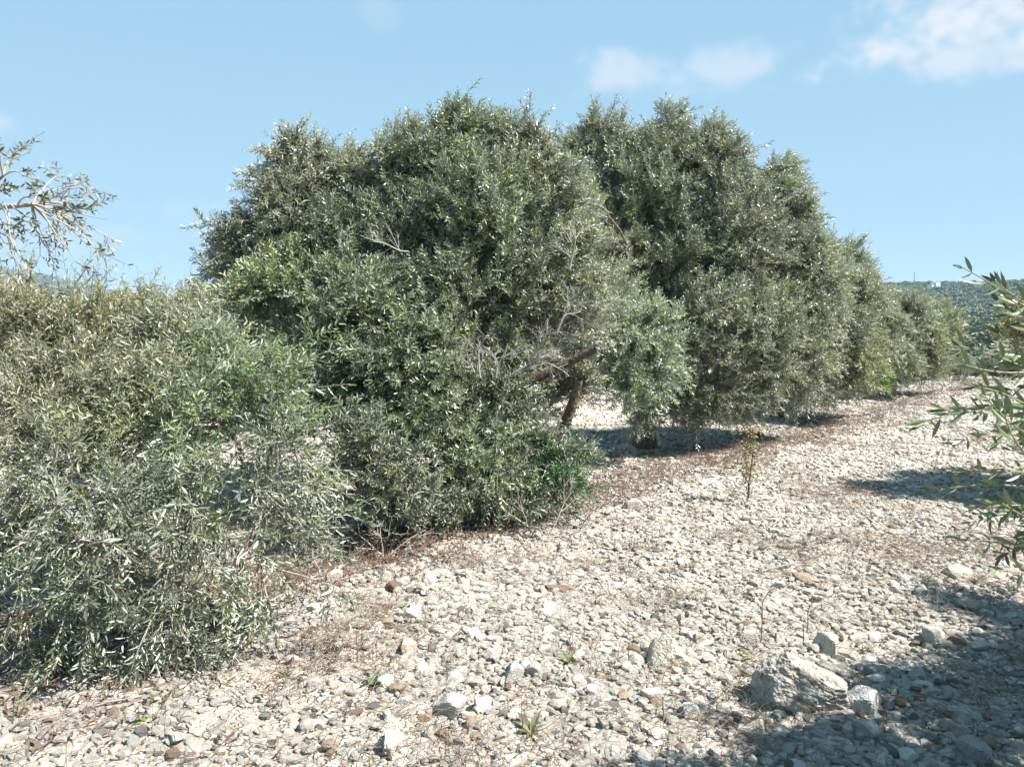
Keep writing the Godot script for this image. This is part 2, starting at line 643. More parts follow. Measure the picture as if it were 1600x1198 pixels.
func make_terrain() -> void:
	var az := PackedFloat32Array()
	var a := -180.0
	while a < 179.9:
		az.append(deg_to_rad(a))
		a += 0.45 if absf(a + 0.225) < 48.0 else 3.0
	var rings := PackedFloat32Array([0.0])
	var r := 0.4
	while r < 4200.0:
		rings.append(r)
		r *= 1.028 if r > 1.8 else 1.25
	var nz := az.size()
	var b := Builder.new(false)
	var tone := FastNoiseLite.new()
	tone.seed = 21
	tone.frequency = 0.05
	for q in rings.size():
		for k in nz:
			var x := sin(az[k]) * rings[q]
			var z := -cos(az[k]) * rings[q]
			b.v.append(Vector3(x, ground_height(x, z), z))
			var near := Color(1, 1, 1)
			var far := Color(0.26, 0.30, 0.19).lerp(Color(0.40, 0.39, 0.36), smooth(-0.1, 0.45, tone.get_noise_2d(x * 0.9, z * 2.4)))
			var wood := Color(0.20, 0.27, 0.13)
			var col := near.lerp(far, smooth(20.0, 45.0, rings[q])).lerp(wood, smooth(240.0, 380.0, rings[q]))
			b.c.append(col)
	for q in rings.size() - 1:
		for k in nz:
			var p := q * nz + k
			var o := q * nz + (k + 1) % nz
			b.i.append(p); b.i.append(p + nz); b.i.append(o)
			b.i.append(o); b.i.append(p + nz); b.i.append(o + nz)
	var nrm := PackedVector3Array()
	nrm.resize(b.v.size())
	for t in range(0, b.i.size(), 3):
		var m := (b.v[b.i[t + 2]] - b.v[b.i[t]]).cross(b.v[b.i[t + 1]] - b.v[b.i[t]])
		if m.y < 0.0:
			m = -m
		for s in 3:
			nrm[b.i[t + s]] += m
	for k in nrm.size():
		b.n.append(nrm[k].normalized() if nrm[k].length() > 0.0 else Vector3.UP)
	# winding: front faces up
	for t in range(0, b.i.size(), 3):
		var m := (b.v[b.i[t + 2]] - b.v[b.i[t]]).cross(b.v[b.i[t + 1]] - b.v[b.i[t]])
		if m.y < 0.0:
			var s := b.i[t + 1]
			b.i[t + 1] = b.i[t + 2]
			b.i[t + 2] = s
	var mat := paint(StandardMaterial3D.new(), 0.95, 0.2)
	mat.resource_name = "stony_soil"
	var f := FastNoiseLite.new()
	f.seed = 31
	f.noise_type = FastNoiseLite.TYPE_CELLULAR
	f.cellular_return_type = FastNoiseLite.RETURN_DISTANCE2_DIV
	f.frequency = 0.035
	f.fractal_octaves = 2
	var cells := f.get_seamless_image(1024, 1024)
	var broad := noise_picture(1024, 0.008, 32, FastNoiseLite.TYPE_SIMPLEX_SMOOTH, null, 5)
	var fine := noise_picture(1024, 0.12, 33, FastNoiseLite.TYPE_SIMPLEX_SMOOTH, null, 3)
	var im := Image.create(1024, 1024, false, Image.FORMAT_RGB8)
	var hm := Image.create(1024, 1024, false, Image.FORMAT_L8)
	var soil := Color(0.165, 0.132, 0.10)
	var dust := Color(0.38, 0.34, 0.29)
	var pale := Color(0.55, 0.52, 0.47)
	for y in 1024:
		for x in 1024:
			var c := cells.get_pixel(x, y).r
			var g := fine.get_pixel(x, y).r
			var w := broad.get_pixel(x, y).r
			var s := smooth(0.75, 0.35, c + (w - 0.5) * 0.7)
			var col := soil.lerp(dust, clampf(g * 0.8 + (w - 0.5), 0, 1)).lerp(pale, s * (0.45 + 0.5 * g))
			im.set_pixel(x, y, col.linear_to_srgb())
			hm.set_pixel(x, y, Color(s * 0.7 + g * 0.3, 0, 0))
	mat.albedo_texture = ImageTexture.create_from_image(im)
	mat.heightmap_enabled = true
	mat.heightmap_texture = ImageTexture.create_from_image(hm)
	mat.heightmap_scale = 1.6
	triplanar(mat, 0.62, true)
	part("ground", b.mesh(mat), self, "structure")


func make_shapes() -> void:
	for k in 5:
		sprigs.append(sprig_mesh(7 + k % 3, 0.155 + 0.015 * k, 0.064, [0.1, -0.12, 0.2, 0.02, -0.2][k], 0.08))
	for k in 3:
		wispy.append(sprig_mesh(6, 0.17 + 0.02 * k, 0.055, [0.2, -0.15, 0.1][k], 0.45))
	for k in 5:
		slender.append(sprig_mesh(7 + k % 3, 0.19 + 0.02 * k, 0.062, [0.15, -0.18, 0.25, 0.05, -0.25][k], 0.12, 0.74))
	for k in 8:
		gravel.append(stone_mesh(1, 9, 0.05, 60 + k))
	for k in 10:
		rocks.append(stone_mesh(3, 10, 0.06, 80 + k))


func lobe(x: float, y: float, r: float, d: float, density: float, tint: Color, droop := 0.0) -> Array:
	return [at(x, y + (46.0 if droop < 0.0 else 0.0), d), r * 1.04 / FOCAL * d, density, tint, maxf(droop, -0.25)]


func make_trees() -> void:
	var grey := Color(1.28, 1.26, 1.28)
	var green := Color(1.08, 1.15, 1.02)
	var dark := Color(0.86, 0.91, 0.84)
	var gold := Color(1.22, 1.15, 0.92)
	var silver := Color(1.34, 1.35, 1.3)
	# the big tree in the middle
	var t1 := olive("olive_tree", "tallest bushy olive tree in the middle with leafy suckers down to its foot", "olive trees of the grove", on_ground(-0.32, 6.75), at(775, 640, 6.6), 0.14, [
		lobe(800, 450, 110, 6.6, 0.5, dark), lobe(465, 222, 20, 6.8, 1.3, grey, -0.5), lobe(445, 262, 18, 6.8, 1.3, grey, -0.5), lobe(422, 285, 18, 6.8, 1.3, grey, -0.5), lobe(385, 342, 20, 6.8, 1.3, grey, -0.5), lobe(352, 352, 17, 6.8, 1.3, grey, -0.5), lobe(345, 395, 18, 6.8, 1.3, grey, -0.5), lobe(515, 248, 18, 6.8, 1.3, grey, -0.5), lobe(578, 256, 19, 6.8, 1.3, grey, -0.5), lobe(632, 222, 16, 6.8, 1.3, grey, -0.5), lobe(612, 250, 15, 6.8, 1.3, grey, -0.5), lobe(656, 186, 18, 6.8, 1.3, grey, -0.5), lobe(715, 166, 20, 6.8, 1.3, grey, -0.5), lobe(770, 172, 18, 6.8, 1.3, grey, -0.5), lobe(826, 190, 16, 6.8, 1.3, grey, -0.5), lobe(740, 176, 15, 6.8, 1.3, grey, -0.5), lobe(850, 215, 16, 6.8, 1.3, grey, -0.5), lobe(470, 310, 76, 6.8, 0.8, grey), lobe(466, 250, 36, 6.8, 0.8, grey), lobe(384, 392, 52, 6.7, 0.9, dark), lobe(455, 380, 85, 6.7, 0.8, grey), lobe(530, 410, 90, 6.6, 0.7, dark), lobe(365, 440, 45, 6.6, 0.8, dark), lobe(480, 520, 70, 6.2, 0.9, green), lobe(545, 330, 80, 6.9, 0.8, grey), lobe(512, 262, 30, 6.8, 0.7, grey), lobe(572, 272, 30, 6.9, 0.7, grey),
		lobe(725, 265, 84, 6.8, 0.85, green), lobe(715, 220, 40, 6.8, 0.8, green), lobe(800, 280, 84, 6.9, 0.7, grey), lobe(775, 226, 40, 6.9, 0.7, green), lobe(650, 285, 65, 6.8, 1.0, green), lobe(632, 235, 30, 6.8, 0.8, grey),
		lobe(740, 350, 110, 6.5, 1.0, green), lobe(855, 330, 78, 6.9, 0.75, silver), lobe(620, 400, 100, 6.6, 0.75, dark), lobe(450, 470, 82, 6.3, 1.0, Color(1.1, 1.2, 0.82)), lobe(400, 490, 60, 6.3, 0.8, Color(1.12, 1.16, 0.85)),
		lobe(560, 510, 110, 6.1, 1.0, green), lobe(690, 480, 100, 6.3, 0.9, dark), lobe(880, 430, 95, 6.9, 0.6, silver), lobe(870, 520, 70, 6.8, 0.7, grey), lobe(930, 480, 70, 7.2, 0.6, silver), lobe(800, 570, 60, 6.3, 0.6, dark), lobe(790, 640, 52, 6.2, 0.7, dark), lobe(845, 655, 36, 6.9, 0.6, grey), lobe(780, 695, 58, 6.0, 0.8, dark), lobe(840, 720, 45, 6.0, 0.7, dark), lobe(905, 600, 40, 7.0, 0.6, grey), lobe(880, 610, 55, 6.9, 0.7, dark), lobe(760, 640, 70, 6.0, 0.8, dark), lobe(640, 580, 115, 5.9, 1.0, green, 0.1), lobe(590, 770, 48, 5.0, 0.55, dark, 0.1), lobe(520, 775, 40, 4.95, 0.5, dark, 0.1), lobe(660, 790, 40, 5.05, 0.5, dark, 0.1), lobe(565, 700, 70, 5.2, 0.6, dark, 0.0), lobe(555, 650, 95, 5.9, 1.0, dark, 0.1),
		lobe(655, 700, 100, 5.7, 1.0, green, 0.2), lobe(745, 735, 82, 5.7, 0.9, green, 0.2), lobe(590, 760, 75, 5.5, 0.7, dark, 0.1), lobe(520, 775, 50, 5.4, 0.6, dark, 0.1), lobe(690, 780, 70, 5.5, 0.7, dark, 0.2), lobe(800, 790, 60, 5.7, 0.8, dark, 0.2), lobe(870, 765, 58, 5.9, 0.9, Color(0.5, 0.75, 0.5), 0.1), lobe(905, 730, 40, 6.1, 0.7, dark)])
	var b := Builder.new()
	b.tube(bow(at(825, 770, 6.5) - t1.position, at(905, 592, 6.3) - t1.position, Vector3(0.05, -0.08, 0), 9, 0.08), taper(0.06, 0.035, 9), 9, Color(0.19, 0.155, 0.125), 0.18, lump)
	part("limb", b.mesh(bark_mat), t1)
	b = Builder.new()
	b.tube(bow(at(760, 640, 6.4) - t1.position, at(930, 545, 6.2) - t1.position, Vector3(0, 0.05, 0), 9, 0.06), taper(0.06, 0.03, 9), 9, Color(0.13, 0.11, 0.095), 0.2, lump)
	part("limb", b.mesh(bark_mat), t1)
	for q in [[745, 590, -0.35, 0.9], [750, 590, 0.0, 1.0], [775, 590, 0.3, 0.9], [800, 585, 0.75, 0.6], [815, 580, 0.9, 0.35], [830, 560, 0.5, 0.7], [870, 520, 0.4, 0.8], [640, 395, -0.9, 0.25], [890, 420, 0.1, 1.0]]:
		b = Builder.new()
		dead_twigs(b, at(q[0], q[1], 5.6) - t1.position, Vector3(q[2], q[3], rng.randf_range(0.0, 0.3)).normalized(), 0.27, 0.0075, 3, Color(0.31, 0.285, 0.26))
		part("dead_branch", b.mesh(dead_mat), t1)
	# its neighbour to the right
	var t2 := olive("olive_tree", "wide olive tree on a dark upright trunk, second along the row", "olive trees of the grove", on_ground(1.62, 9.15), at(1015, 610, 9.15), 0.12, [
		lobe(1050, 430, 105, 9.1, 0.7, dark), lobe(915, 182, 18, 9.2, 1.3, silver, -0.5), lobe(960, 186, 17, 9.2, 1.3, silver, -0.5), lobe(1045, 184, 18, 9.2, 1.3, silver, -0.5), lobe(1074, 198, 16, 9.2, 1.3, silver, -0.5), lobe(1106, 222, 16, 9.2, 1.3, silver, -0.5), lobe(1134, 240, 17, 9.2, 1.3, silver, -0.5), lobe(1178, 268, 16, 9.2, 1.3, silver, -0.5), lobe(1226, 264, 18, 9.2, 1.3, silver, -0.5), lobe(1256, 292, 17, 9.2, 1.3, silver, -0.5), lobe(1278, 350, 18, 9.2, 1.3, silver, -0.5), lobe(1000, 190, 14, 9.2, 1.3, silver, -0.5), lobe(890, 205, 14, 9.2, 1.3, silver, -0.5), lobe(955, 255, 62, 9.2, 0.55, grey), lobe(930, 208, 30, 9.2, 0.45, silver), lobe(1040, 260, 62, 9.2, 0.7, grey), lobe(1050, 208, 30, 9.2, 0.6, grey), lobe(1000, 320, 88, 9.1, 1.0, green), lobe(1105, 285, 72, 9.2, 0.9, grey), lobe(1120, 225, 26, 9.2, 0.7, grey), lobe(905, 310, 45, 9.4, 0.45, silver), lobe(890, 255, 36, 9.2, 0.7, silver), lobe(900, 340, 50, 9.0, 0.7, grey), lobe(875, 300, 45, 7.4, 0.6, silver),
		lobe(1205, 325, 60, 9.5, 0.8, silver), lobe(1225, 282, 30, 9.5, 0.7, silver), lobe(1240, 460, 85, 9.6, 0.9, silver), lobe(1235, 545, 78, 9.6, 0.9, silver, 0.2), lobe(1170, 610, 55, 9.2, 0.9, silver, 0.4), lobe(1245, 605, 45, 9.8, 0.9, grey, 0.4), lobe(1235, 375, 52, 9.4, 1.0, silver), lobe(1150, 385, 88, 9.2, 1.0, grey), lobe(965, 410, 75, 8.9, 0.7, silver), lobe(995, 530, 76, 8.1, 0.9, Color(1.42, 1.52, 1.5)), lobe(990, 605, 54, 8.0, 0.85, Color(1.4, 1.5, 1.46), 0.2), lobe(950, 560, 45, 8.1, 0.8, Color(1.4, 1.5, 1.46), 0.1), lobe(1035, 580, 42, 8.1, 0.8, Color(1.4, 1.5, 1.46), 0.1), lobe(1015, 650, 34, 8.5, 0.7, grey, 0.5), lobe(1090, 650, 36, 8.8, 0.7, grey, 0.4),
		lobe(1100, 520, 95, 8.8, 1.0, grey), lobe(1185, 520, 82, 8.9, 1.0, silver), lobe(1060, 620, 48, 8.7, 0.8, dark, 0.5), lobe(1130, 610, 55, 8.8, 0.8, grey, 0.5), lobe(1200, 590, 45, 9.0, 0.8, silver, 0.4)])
	var pale := Color(1.3, 1.3, 1.08)
	olive("olive_tree", "rounded pale olive tree, third along the row towards the far edge", "olive trees of the grove", on_ground(4.2, 12.0), at(1222, 570, 12.0), 0.15, [
		lobe(1255, 480, 78, 11.7, 1.0, pale), lobe(1326, 376, 14, 11.8, 1.3, silver, -0.5), lobe(1305, 392, 14, 11.8, 1.3, silver, -0.5), lobe(1345, 425, 14, 11.8, 1.3, silver, -0.5), lobe(1362, 445, 13, 11.8, 1.3, silver, -0.5), lobe(1310, 490, 75, 11.3, 0.9, silver), lobe(1325, 570, 58, 11.3, 0.9, pale, 0.3), lobe(1372, 520, 45, 11.8, 0.8, silver, 0.2), lobe(1280, 610, 36, 11.0, 0.9, grey, 0.4), lobe(1310, 430, 48, 11.8, 0.9, silver), lobe(1322, 392, 22, 11.8, 0.6, silver), lobe(1292, 535, 72, 11.6, 1.0, pale, 0.3), lobe(1225, 560, 52, 11.5, 0.9, grey, 0.3), lobe(1348, 475, 42, 12.0, 0.9, silver), lobe(1345, 545, 48, 11.8, 1.0, pale, 0.3), lobe(1352, 432, 14, 12, 0.6, silver), lobe(1260, 580, 40, 11.5, 0.9, pale, 0.4)])
	olive("olive_tree", "low olive tree right of the rounded one, fourth along the row", "olive trees of the grove", on_ground(7.1, 15.2), at(1370, 575, 15.2), 0.13, [
		lobe(1392, 512, 48, 15.0, 1.0, pale), lobe(1415, 500, 45, 14.8, 0.8, silver), lobe(1400, 570, 45, 14.5, 0.9, silver, 0.3), lobe(1455, 560, 40, 15.0, 0.9, pale, 0.3), lobe(1372, 560, 42, 14.8, 1.0, grey, 0.3), lobe(1430, 530, 44, 15.1, 1.0, pale), lobe(1415, 572, 32, 14.9, 1.0, dark, 0.3), lobe(1375, 480, 22, 15, 0.8, silver)])
	olive("olive_tree", "small pale olive tree near the edge of the stony field, fifth along the row", "olive trees of the grove", on_ground(10.1, 18.6), at(1455, 560, 18.6), 0.12, [
		lobe(1460, 515, 45, 18.4, 1.0, pale), lobe(1485, 560, 26, 18.4, 1.0, silver, 0.3), lobe(1450, 565, 28, 18.2, 1.0, grey, 0.3), lobe(1498, 572, 24, 18.4, 0.9, grey, 0.3)])
	olive("olive_tree", "dark low olive tree beyond the end of the row, by the hillside", "olive trees of the grove", on_ground(13.2, 21.5), at(1540, 560, 21.5), 0.12, [
		lobe(1545, 578, 20, 21.3, 1.0, dark), lobe(1575, 575, 22, 21.3, 1.0, Color(0.8, 0.7, 0.5), 0.3), lobe(1530, 588, 13, 21.2, 1.0, dark, 0.3), lobe(1600, 570, 24, 21.3, 1.0, dark)])
	# the row behind
	olive("olive_tree", "low greyish olive tree behind the gap left of the tallest one", "olive trees of the row behind", on_ground(-3.6, 11.0), at(400, 590, 11.0), 0.14, [
		lobe(310, 500, 55, 10.9, 1.0, silver), lobe(370, 505, 52, 10.8, 1.0, grey), lobe(420, 530, 60, 10.8, 1.0, green), lobe(340, 560, 55, 10.7, 1.0, grey, 0.3), lobe(430, 600, 55, 10.6, 1.0, dark, 0.3), lobe(480, 560, 60, 10.9, 1.0, dark), lobe(280, 560, 50, 10.8, 1.0, grey, 0.3)])
	olive("olive_tree", "distant olive tree seen low behind the yellowish foliage on the left", "olive trees of the row behind", on_ground(-7.0, 14.5), at(220, 560, 14.5), 0.14, [
		lobe(240, 495, 45, 14.3, 1.0, silver), lobe(190, 500, 45, 14.3, 1.0, pale), lobe(285, 505, 40, 14.4, 1.0, grey), lobe(150, 520, 45, 14.4, 1.0, grey), lobe(230, 545, 50, 14.2, 1.0, grey, 0.3)])
	olive("olive_tree", "shaded olive tree seen under the crowns, behind the tallest one", "olive trees of the row behind", on_ground(-0.6, 14.5), at(750, 575, 14.5), 0.16, [
		lobe(750, 540, 55, 14.4, 1.0, dark), lobe(690, 560, 55, 14.3, 1.0, dark, 0.2), lobe(810, 560, 55, 14.3, 1.0, green, 0.2), lobe(660, 520, 50, 14.4, 1.0, dark), lobe(840, 520, 50, 14.4, 1.0, grey), lobe(750, 480, 50, 14.6, 1.0, grey)])
	olive("olive_tree", "shaded olive tree seen under the crowns, behind the dark upright trunk", "olive trees of the row behind", on_ground(2.7, 17.2), at(985, 560, 17.2), 0.16, [
		lobe(985, 530, 48, 17.1, 1.0, dark), lobe(930, 548, 45, 17.0, 1.0, dark, 0.2), lobe(1040, 548, 45, 17.0, 1.0, green, 0.2), lobe(1085, 530, 42, 17.1, 1.0, grey), lobe(900, 520, 42, 17.1, 1.0, grey), lobe(985, 480, 45, 17.3, 1.0, grey)])
	make_left_tree(grey, green, gold, silver)
	make_right_trees(green, dark)
	# a yellow green bush among the litter under the third tree
	olive("low_shrub", "small yellow green shrub at the foot of the far trees", "", on_ground(6.6, 14.2), at(1372, 598, 14.2), 0.02, [lobe(1372, 592, 26, 14.2, 1.3, Color(1.1, 1.5, 0.5))]).set_meta("category", "shrub")


func make_left_tree(grey: Color, green: Color, gold: Color, silver: Color) -> void:
	var dark_ := Color(0.85, 0.75, 0.68)
	var straw := Color(1.22, 1.17, 1.05)
	var blue := Color(0.90, 0.95, 0.88)
	var t := olive("olive_tree", "nearest olive tree on the left with yellowish crown and drooping green branches", "olive trees of the grove", on_ground(-3.3, 4.9), at(20, 720, 4.7), 0.095, [
		lobe(60, 560, 95, 5.04, 0.75, straw), lobe(20, 500, 55, 5.04, 0.9, gold), lobe(90, 500, 40, 5.04, 0.7, gold), lobe(165, 535, 72, 4.92, 0.9, gold), lobe(250, 540, 60, 4.80, 0.9, straw), lobe(310, 560, 60, 4.68, 0.8, silver), lobe(120, 630, 105, 4.56, 0.7, straw), lobe(230, 640, 95, 4.32, 0.75, straw), lobe(30, 680, 90, 4.20, 0.8, straw), lobe(110, 710, 80, 4.20, 0.8, straw), lobe(200, 710, 80, 4.08, 0.8, Color(1.15, 1.18, 0.9)), lobe(280, 700, 65, 4.08, 0.7, green), lobe(360, 560, 50, 4.68, 0.8, silver),
		lobe(430, 620, 72, 4.08, 0.8, Color(0.92, 1.1, 0.76), 0.1), lobe(350, 660, 75, 3.96, 0.8, Color(0.92, 1.1, 0.78), 0.2), lobe(440, 710, 70, 3.84, 0.66, blue, 0.4), lobe(80, 780, 100, 3.72, 0.66, blue, 0.4), lobe(195, 790, 95, 3.60, 0.66, blue, 0.4), lobe(310, 770, 75, 3.72, 0.55, green, 0.5), lobe(410, 800, 62, 3.66, 0.55, grey, 0.6), lobe(475, 770, 45, 3.72, 0.7, silver, 0.4), lobe(455, 850, 42, 3.60, 0.6, blue, 0.6),
		lobe(300, 870, 75, 3.42, 0.6, blue, 0.7), lobe(160, 900, 85, 3.36, 0.66, blue, 0.7), lobe(45, 880, 80, 3.36, 0.66, blue, 0.6), lobe(250, 960, 60, 3.30, 0.8, blue, 0.9), lobe(360, 930, 50, 3.42, 0.6, green, 0.9), lobe(120, 980, 55, 3.30, 0.5, blue, 0.9), lobe(275, 1050, 35, 3.24, 0.5, blue, 1.0), lobe(100, 1040, 45, 3.3, 0.3, blue, 1.0), lobe(20, 1010, 45, 3.3, 0.35, dark_, 1.0), lobe(190, 1060, 35, 3.25, 0.3, blue, 1.0), lobe(400, 960, 40, 3.4, 0.35, green, 1.0)], {"size": 0.84, "sprigs": slender, "reach": 2.4})
	# the bare looking limb that reaches out against the sky
	var b := Builder.new()
	b.tube(bow(at(-160, 350, 3.9) - t.position, at(62, 323, 3.7) - t.position, Vector3(0, 0.02, 0), 7, 0.02), taper(0.022, 0.010, 7), 7, Color(0.34, 0.31, 0.28), 0.1, lump)
	b.tube(bow(at(-60, 640, 4.0) - t.position, at(-160, 350, 3.9) - t.position, Vector3(-0.1, 0, 0), 7, 0.06), taper(0.06, 0.022, 7), 7, Color(0.30, 0.27, 0.24), 0.1, lump)
	b.tube(bow(at(-100, 380, 3.9) - t.position, at(20, 280, 3.7) - t.position, Vector3(0, 0.02, 0), 7, 0.03), taper(0.014, 0.006, 7), 5, Color(0.34, 0.31, 0.28))
	part("limb", b.mesh(bark_mat), t)
	var tw := Builder.new()
	var where := [[], [], []]
	var tints := [[], [], []]
	var rods := [[20, 280, 12, 205], [20, 280, 48, 240], [20, 280, 75, 285], [62, 323, 105, 280], [62, 323, 125, 295], [62, 323, 140, 330], [62, 323, 175, 345], [62, 323, 190, 380], [62, 323, 150, 370], [62, 323, 110, 390], [62, 323, 95, 440], [62, 323, 70, 400], [0, 320, 30, 290], [10, 322, 40, 400], [-10, 322, 15, 380], [-20, 322, 60, 425], [62, 323, 130, 355], [62, 323, 155, 300], [30, 323, 60, 360], [0, 330, 10, 420], [40, 323, 85, 310], [62, 323, 165, 325], [62, 323, 100, 350], [62, 323, 125, 410], [20, 323, 30, 390], [0, 330, 45, 440], [62, 323, 160, 395], [20, 280, 35, 255], [62, 323, 90, 300]]
	for q in rods:
		var p0 := at(q[0], q[1], 3.7) - t.position
		var p1 := at(q[2], q[3], 3.7 + rng.randf_range(-0.35, 0.35)) - t.position
		var pts := bow(p0, p1, Vector3(0, 0.04, 0), 6, 0.12)
		tw.tube(pts, taper(0.005, 0.0016, 6), 4, Color(0.34, 0.31, 0.27))
		for s in 4:
			var k := rng.randi_range(2, 6)
			var dir := ((pts[k] - pts[k - 1]).normalized() + any_dir() * 0.7).normalized()
			var side := dir.cross(any_dir()).normalized()
			var v := s % 3
			where[v].append(Transform3D(Basis(side, dir, side.cross(dir)).scaled(Vector3.ONE * rng.randf_range(0.5, 0.9)), pts[k]))
			tints[v].append(Color(0.85, 0.75, 0.5) if rng.randf() < 0.3 else Color(0.6, 0.62, 0.6))
	part("twigs", tw.mesh(twig_mat), t, "stuff")
	for v in 3:
		scatter("foliage", wispy[v], where[v], tints[v], t)
	# nearest sprays, leaf by leaf
	var leaves := single_leaves(0.8, 8, Color(0.74, 0.79, 0.68))
	for q in [[400, 585, 470, 560, 530, 545, 3.25], [420, 615, 490, 605, 545, 600, 3.2], [440, 690, 490, 690, 542, 645, 3.15], [420, 740, 500, 730, 555, 740, 3.1], [410, 760, 480, 750, 540, 778, 3.05], [430, 900, 480, 890, 525, 855, 2.95], [420, 850, 480, 830, 530, 830, 2.95], [170, 740, 240, 690, 275, 640, 2.8], [190, 820, 260, 780, 300, 800, 2.6], [60, 830, 90, 780, 60, 740, 2.6], [210, 900, 215, 860, 240, 810, 2.5], [120, 860, 160, 840, 190, 880, 2.5], [300, 900, 350, 880, 390, 950, 2.6], [100, 920, 150, 900, 170, 960, 2.5]]:
		var d: float = q[6] * 1.18
		spray(t, [at(q[0], q[1], d + 0.1), at(q[2], q[3], d), at(q[4], q[5], d)], 9, 0.066, leaves, 0.0035)


func make_right_trees(green: Color, dark: Color) -> void:
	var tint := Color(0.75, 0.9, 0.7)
	var t := olive("olive_tree", "nearest olive tree at the right edge, its dark leafy sprays reaching into view", "olive trees of the grove", on_ground(3.9, 3.2), Vector3(3.8, 0.9, -3.2), 0.15, [
		[Vector3(2.95, 1.3, -2.7), 0.45, 0.8, tint], [Vector3(3.65, 1.2, -3.75), 0.34, 0.7, tint], [Vector3(3.6, 1.5, -2.75), 0.5, 0.7, tint], [Vector3(4.6, 2.0, -2.9), 0.7, 0.7, tint], [Vector3(4.3, 1.3, -3.1), 0.6, 0.7, tint], [Vector3(2.25, 1.5, -2.45), 0.28, 0.2, tint], [Vector3(3.2, 2.2, -1.9), 0.5, 0.7, tint],
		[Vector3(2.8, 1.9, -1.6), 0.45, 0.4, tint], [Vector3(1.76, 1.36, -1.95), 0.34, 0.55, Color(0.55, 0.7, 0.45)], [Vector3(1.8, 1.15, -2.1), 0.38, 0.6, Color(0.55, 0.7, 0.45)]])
	var leaves := single_leaves(1.0, 8, Color(0.40, 0.50, 0.30))  # greener leaves, their colour also darkened to stand in for the crown's shade
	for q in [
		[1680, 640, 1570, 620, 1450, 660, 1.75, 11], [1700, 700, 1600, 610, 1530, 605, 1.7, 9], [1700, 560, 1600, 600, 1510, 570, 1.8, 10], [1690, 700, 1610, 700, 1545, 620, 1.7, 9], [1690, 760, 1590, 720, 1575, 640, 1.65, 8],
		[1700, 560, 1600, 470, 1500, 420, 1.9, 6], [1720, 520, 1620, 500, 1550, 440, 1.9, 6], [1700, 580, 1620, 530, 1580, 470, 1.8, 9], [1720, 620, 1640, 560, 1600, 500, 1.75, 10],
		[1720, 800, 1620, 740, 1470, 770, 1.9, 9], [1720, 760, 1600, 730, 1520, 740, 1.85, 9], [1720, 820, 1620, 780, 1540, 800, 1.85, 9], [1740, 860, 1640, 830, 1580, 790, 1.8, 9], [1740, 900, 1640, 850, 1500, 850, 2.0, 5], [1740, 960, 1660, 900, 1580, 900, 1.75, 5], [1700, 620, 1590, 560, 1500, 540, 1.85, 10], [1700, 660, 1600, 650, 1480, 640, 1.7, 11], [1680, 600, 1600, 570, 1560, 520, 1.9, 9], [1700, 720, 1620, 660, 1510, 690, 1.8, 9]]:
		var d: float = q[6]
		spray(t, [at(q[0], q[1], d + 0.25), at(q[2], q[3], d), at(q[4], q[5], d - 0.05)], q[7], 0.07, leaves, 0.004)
	olive("olive_tree", "olive tree at the right edge behind the nearest sprays, brownish crown", "olive trees of the grove", on_ground(6.2, 6.2), Vector3(6.1, 0.9, -6.2), 0.15, [
		[Vector3(5.45, 1.3, -6.30), 0.45, 0.9, Color(1.0, 0.9, 0.65)], [Vector3(5.1, 1.0, -6.40), 0.35, 0.9, dark], [Vector3(6.4, 1.9, -6.20), 0.7, 0.9, green], [Vector3(6.6, 1.6, -6.30), 0.8, 0.9, green], [Vector3(6.1, 2.4, -6.40), 0.7, 0.9, green], [Vector3(6.0, 0.9, -5.90), 0.5, 0.9, dark], [Vector3(5.4, 0.7, -6.40), 0.4, 0.8, dark, 0.3], [Vector3(4.75, 0.7, -6.50), 0.33, 0.9, dark], [Vector3(4.5, 1.4, -6.55), 0.3, 0.9, Color(1.1, 0.95, 0.65)]])


# ------------------------------------------------------------------ far hills
func bush_mesh(seed_: int) -> ArrayMesh:
	var f := FastNoiseLite.new()
	f.seed = seed_
	f.frequency = 1.6
	f.fractal_octaves = 3
	var s := ico(3)
	var b := Builder.new(true)
	var pos: Array[Vector3] = []
	for d in s[0]:
		var r := 0.85 + 0.55 * f.get_noise_3dv(d) + 0.22 * rng.randf_range(-1, 1)
		pos.append(d * r * Vector3(1, 0.8, 1))
	for t in s[1]:
		if rng.randf() < 0.12:
			continue
		var m := rng.randf_range(0.7, 1.35)
		b.tri(pos[t[0]], pos[t[2]], pos[t[1]], Color(0.125 * m, 0.15 * m, 0.085 * m))
	return b.mesh(flake_mat)


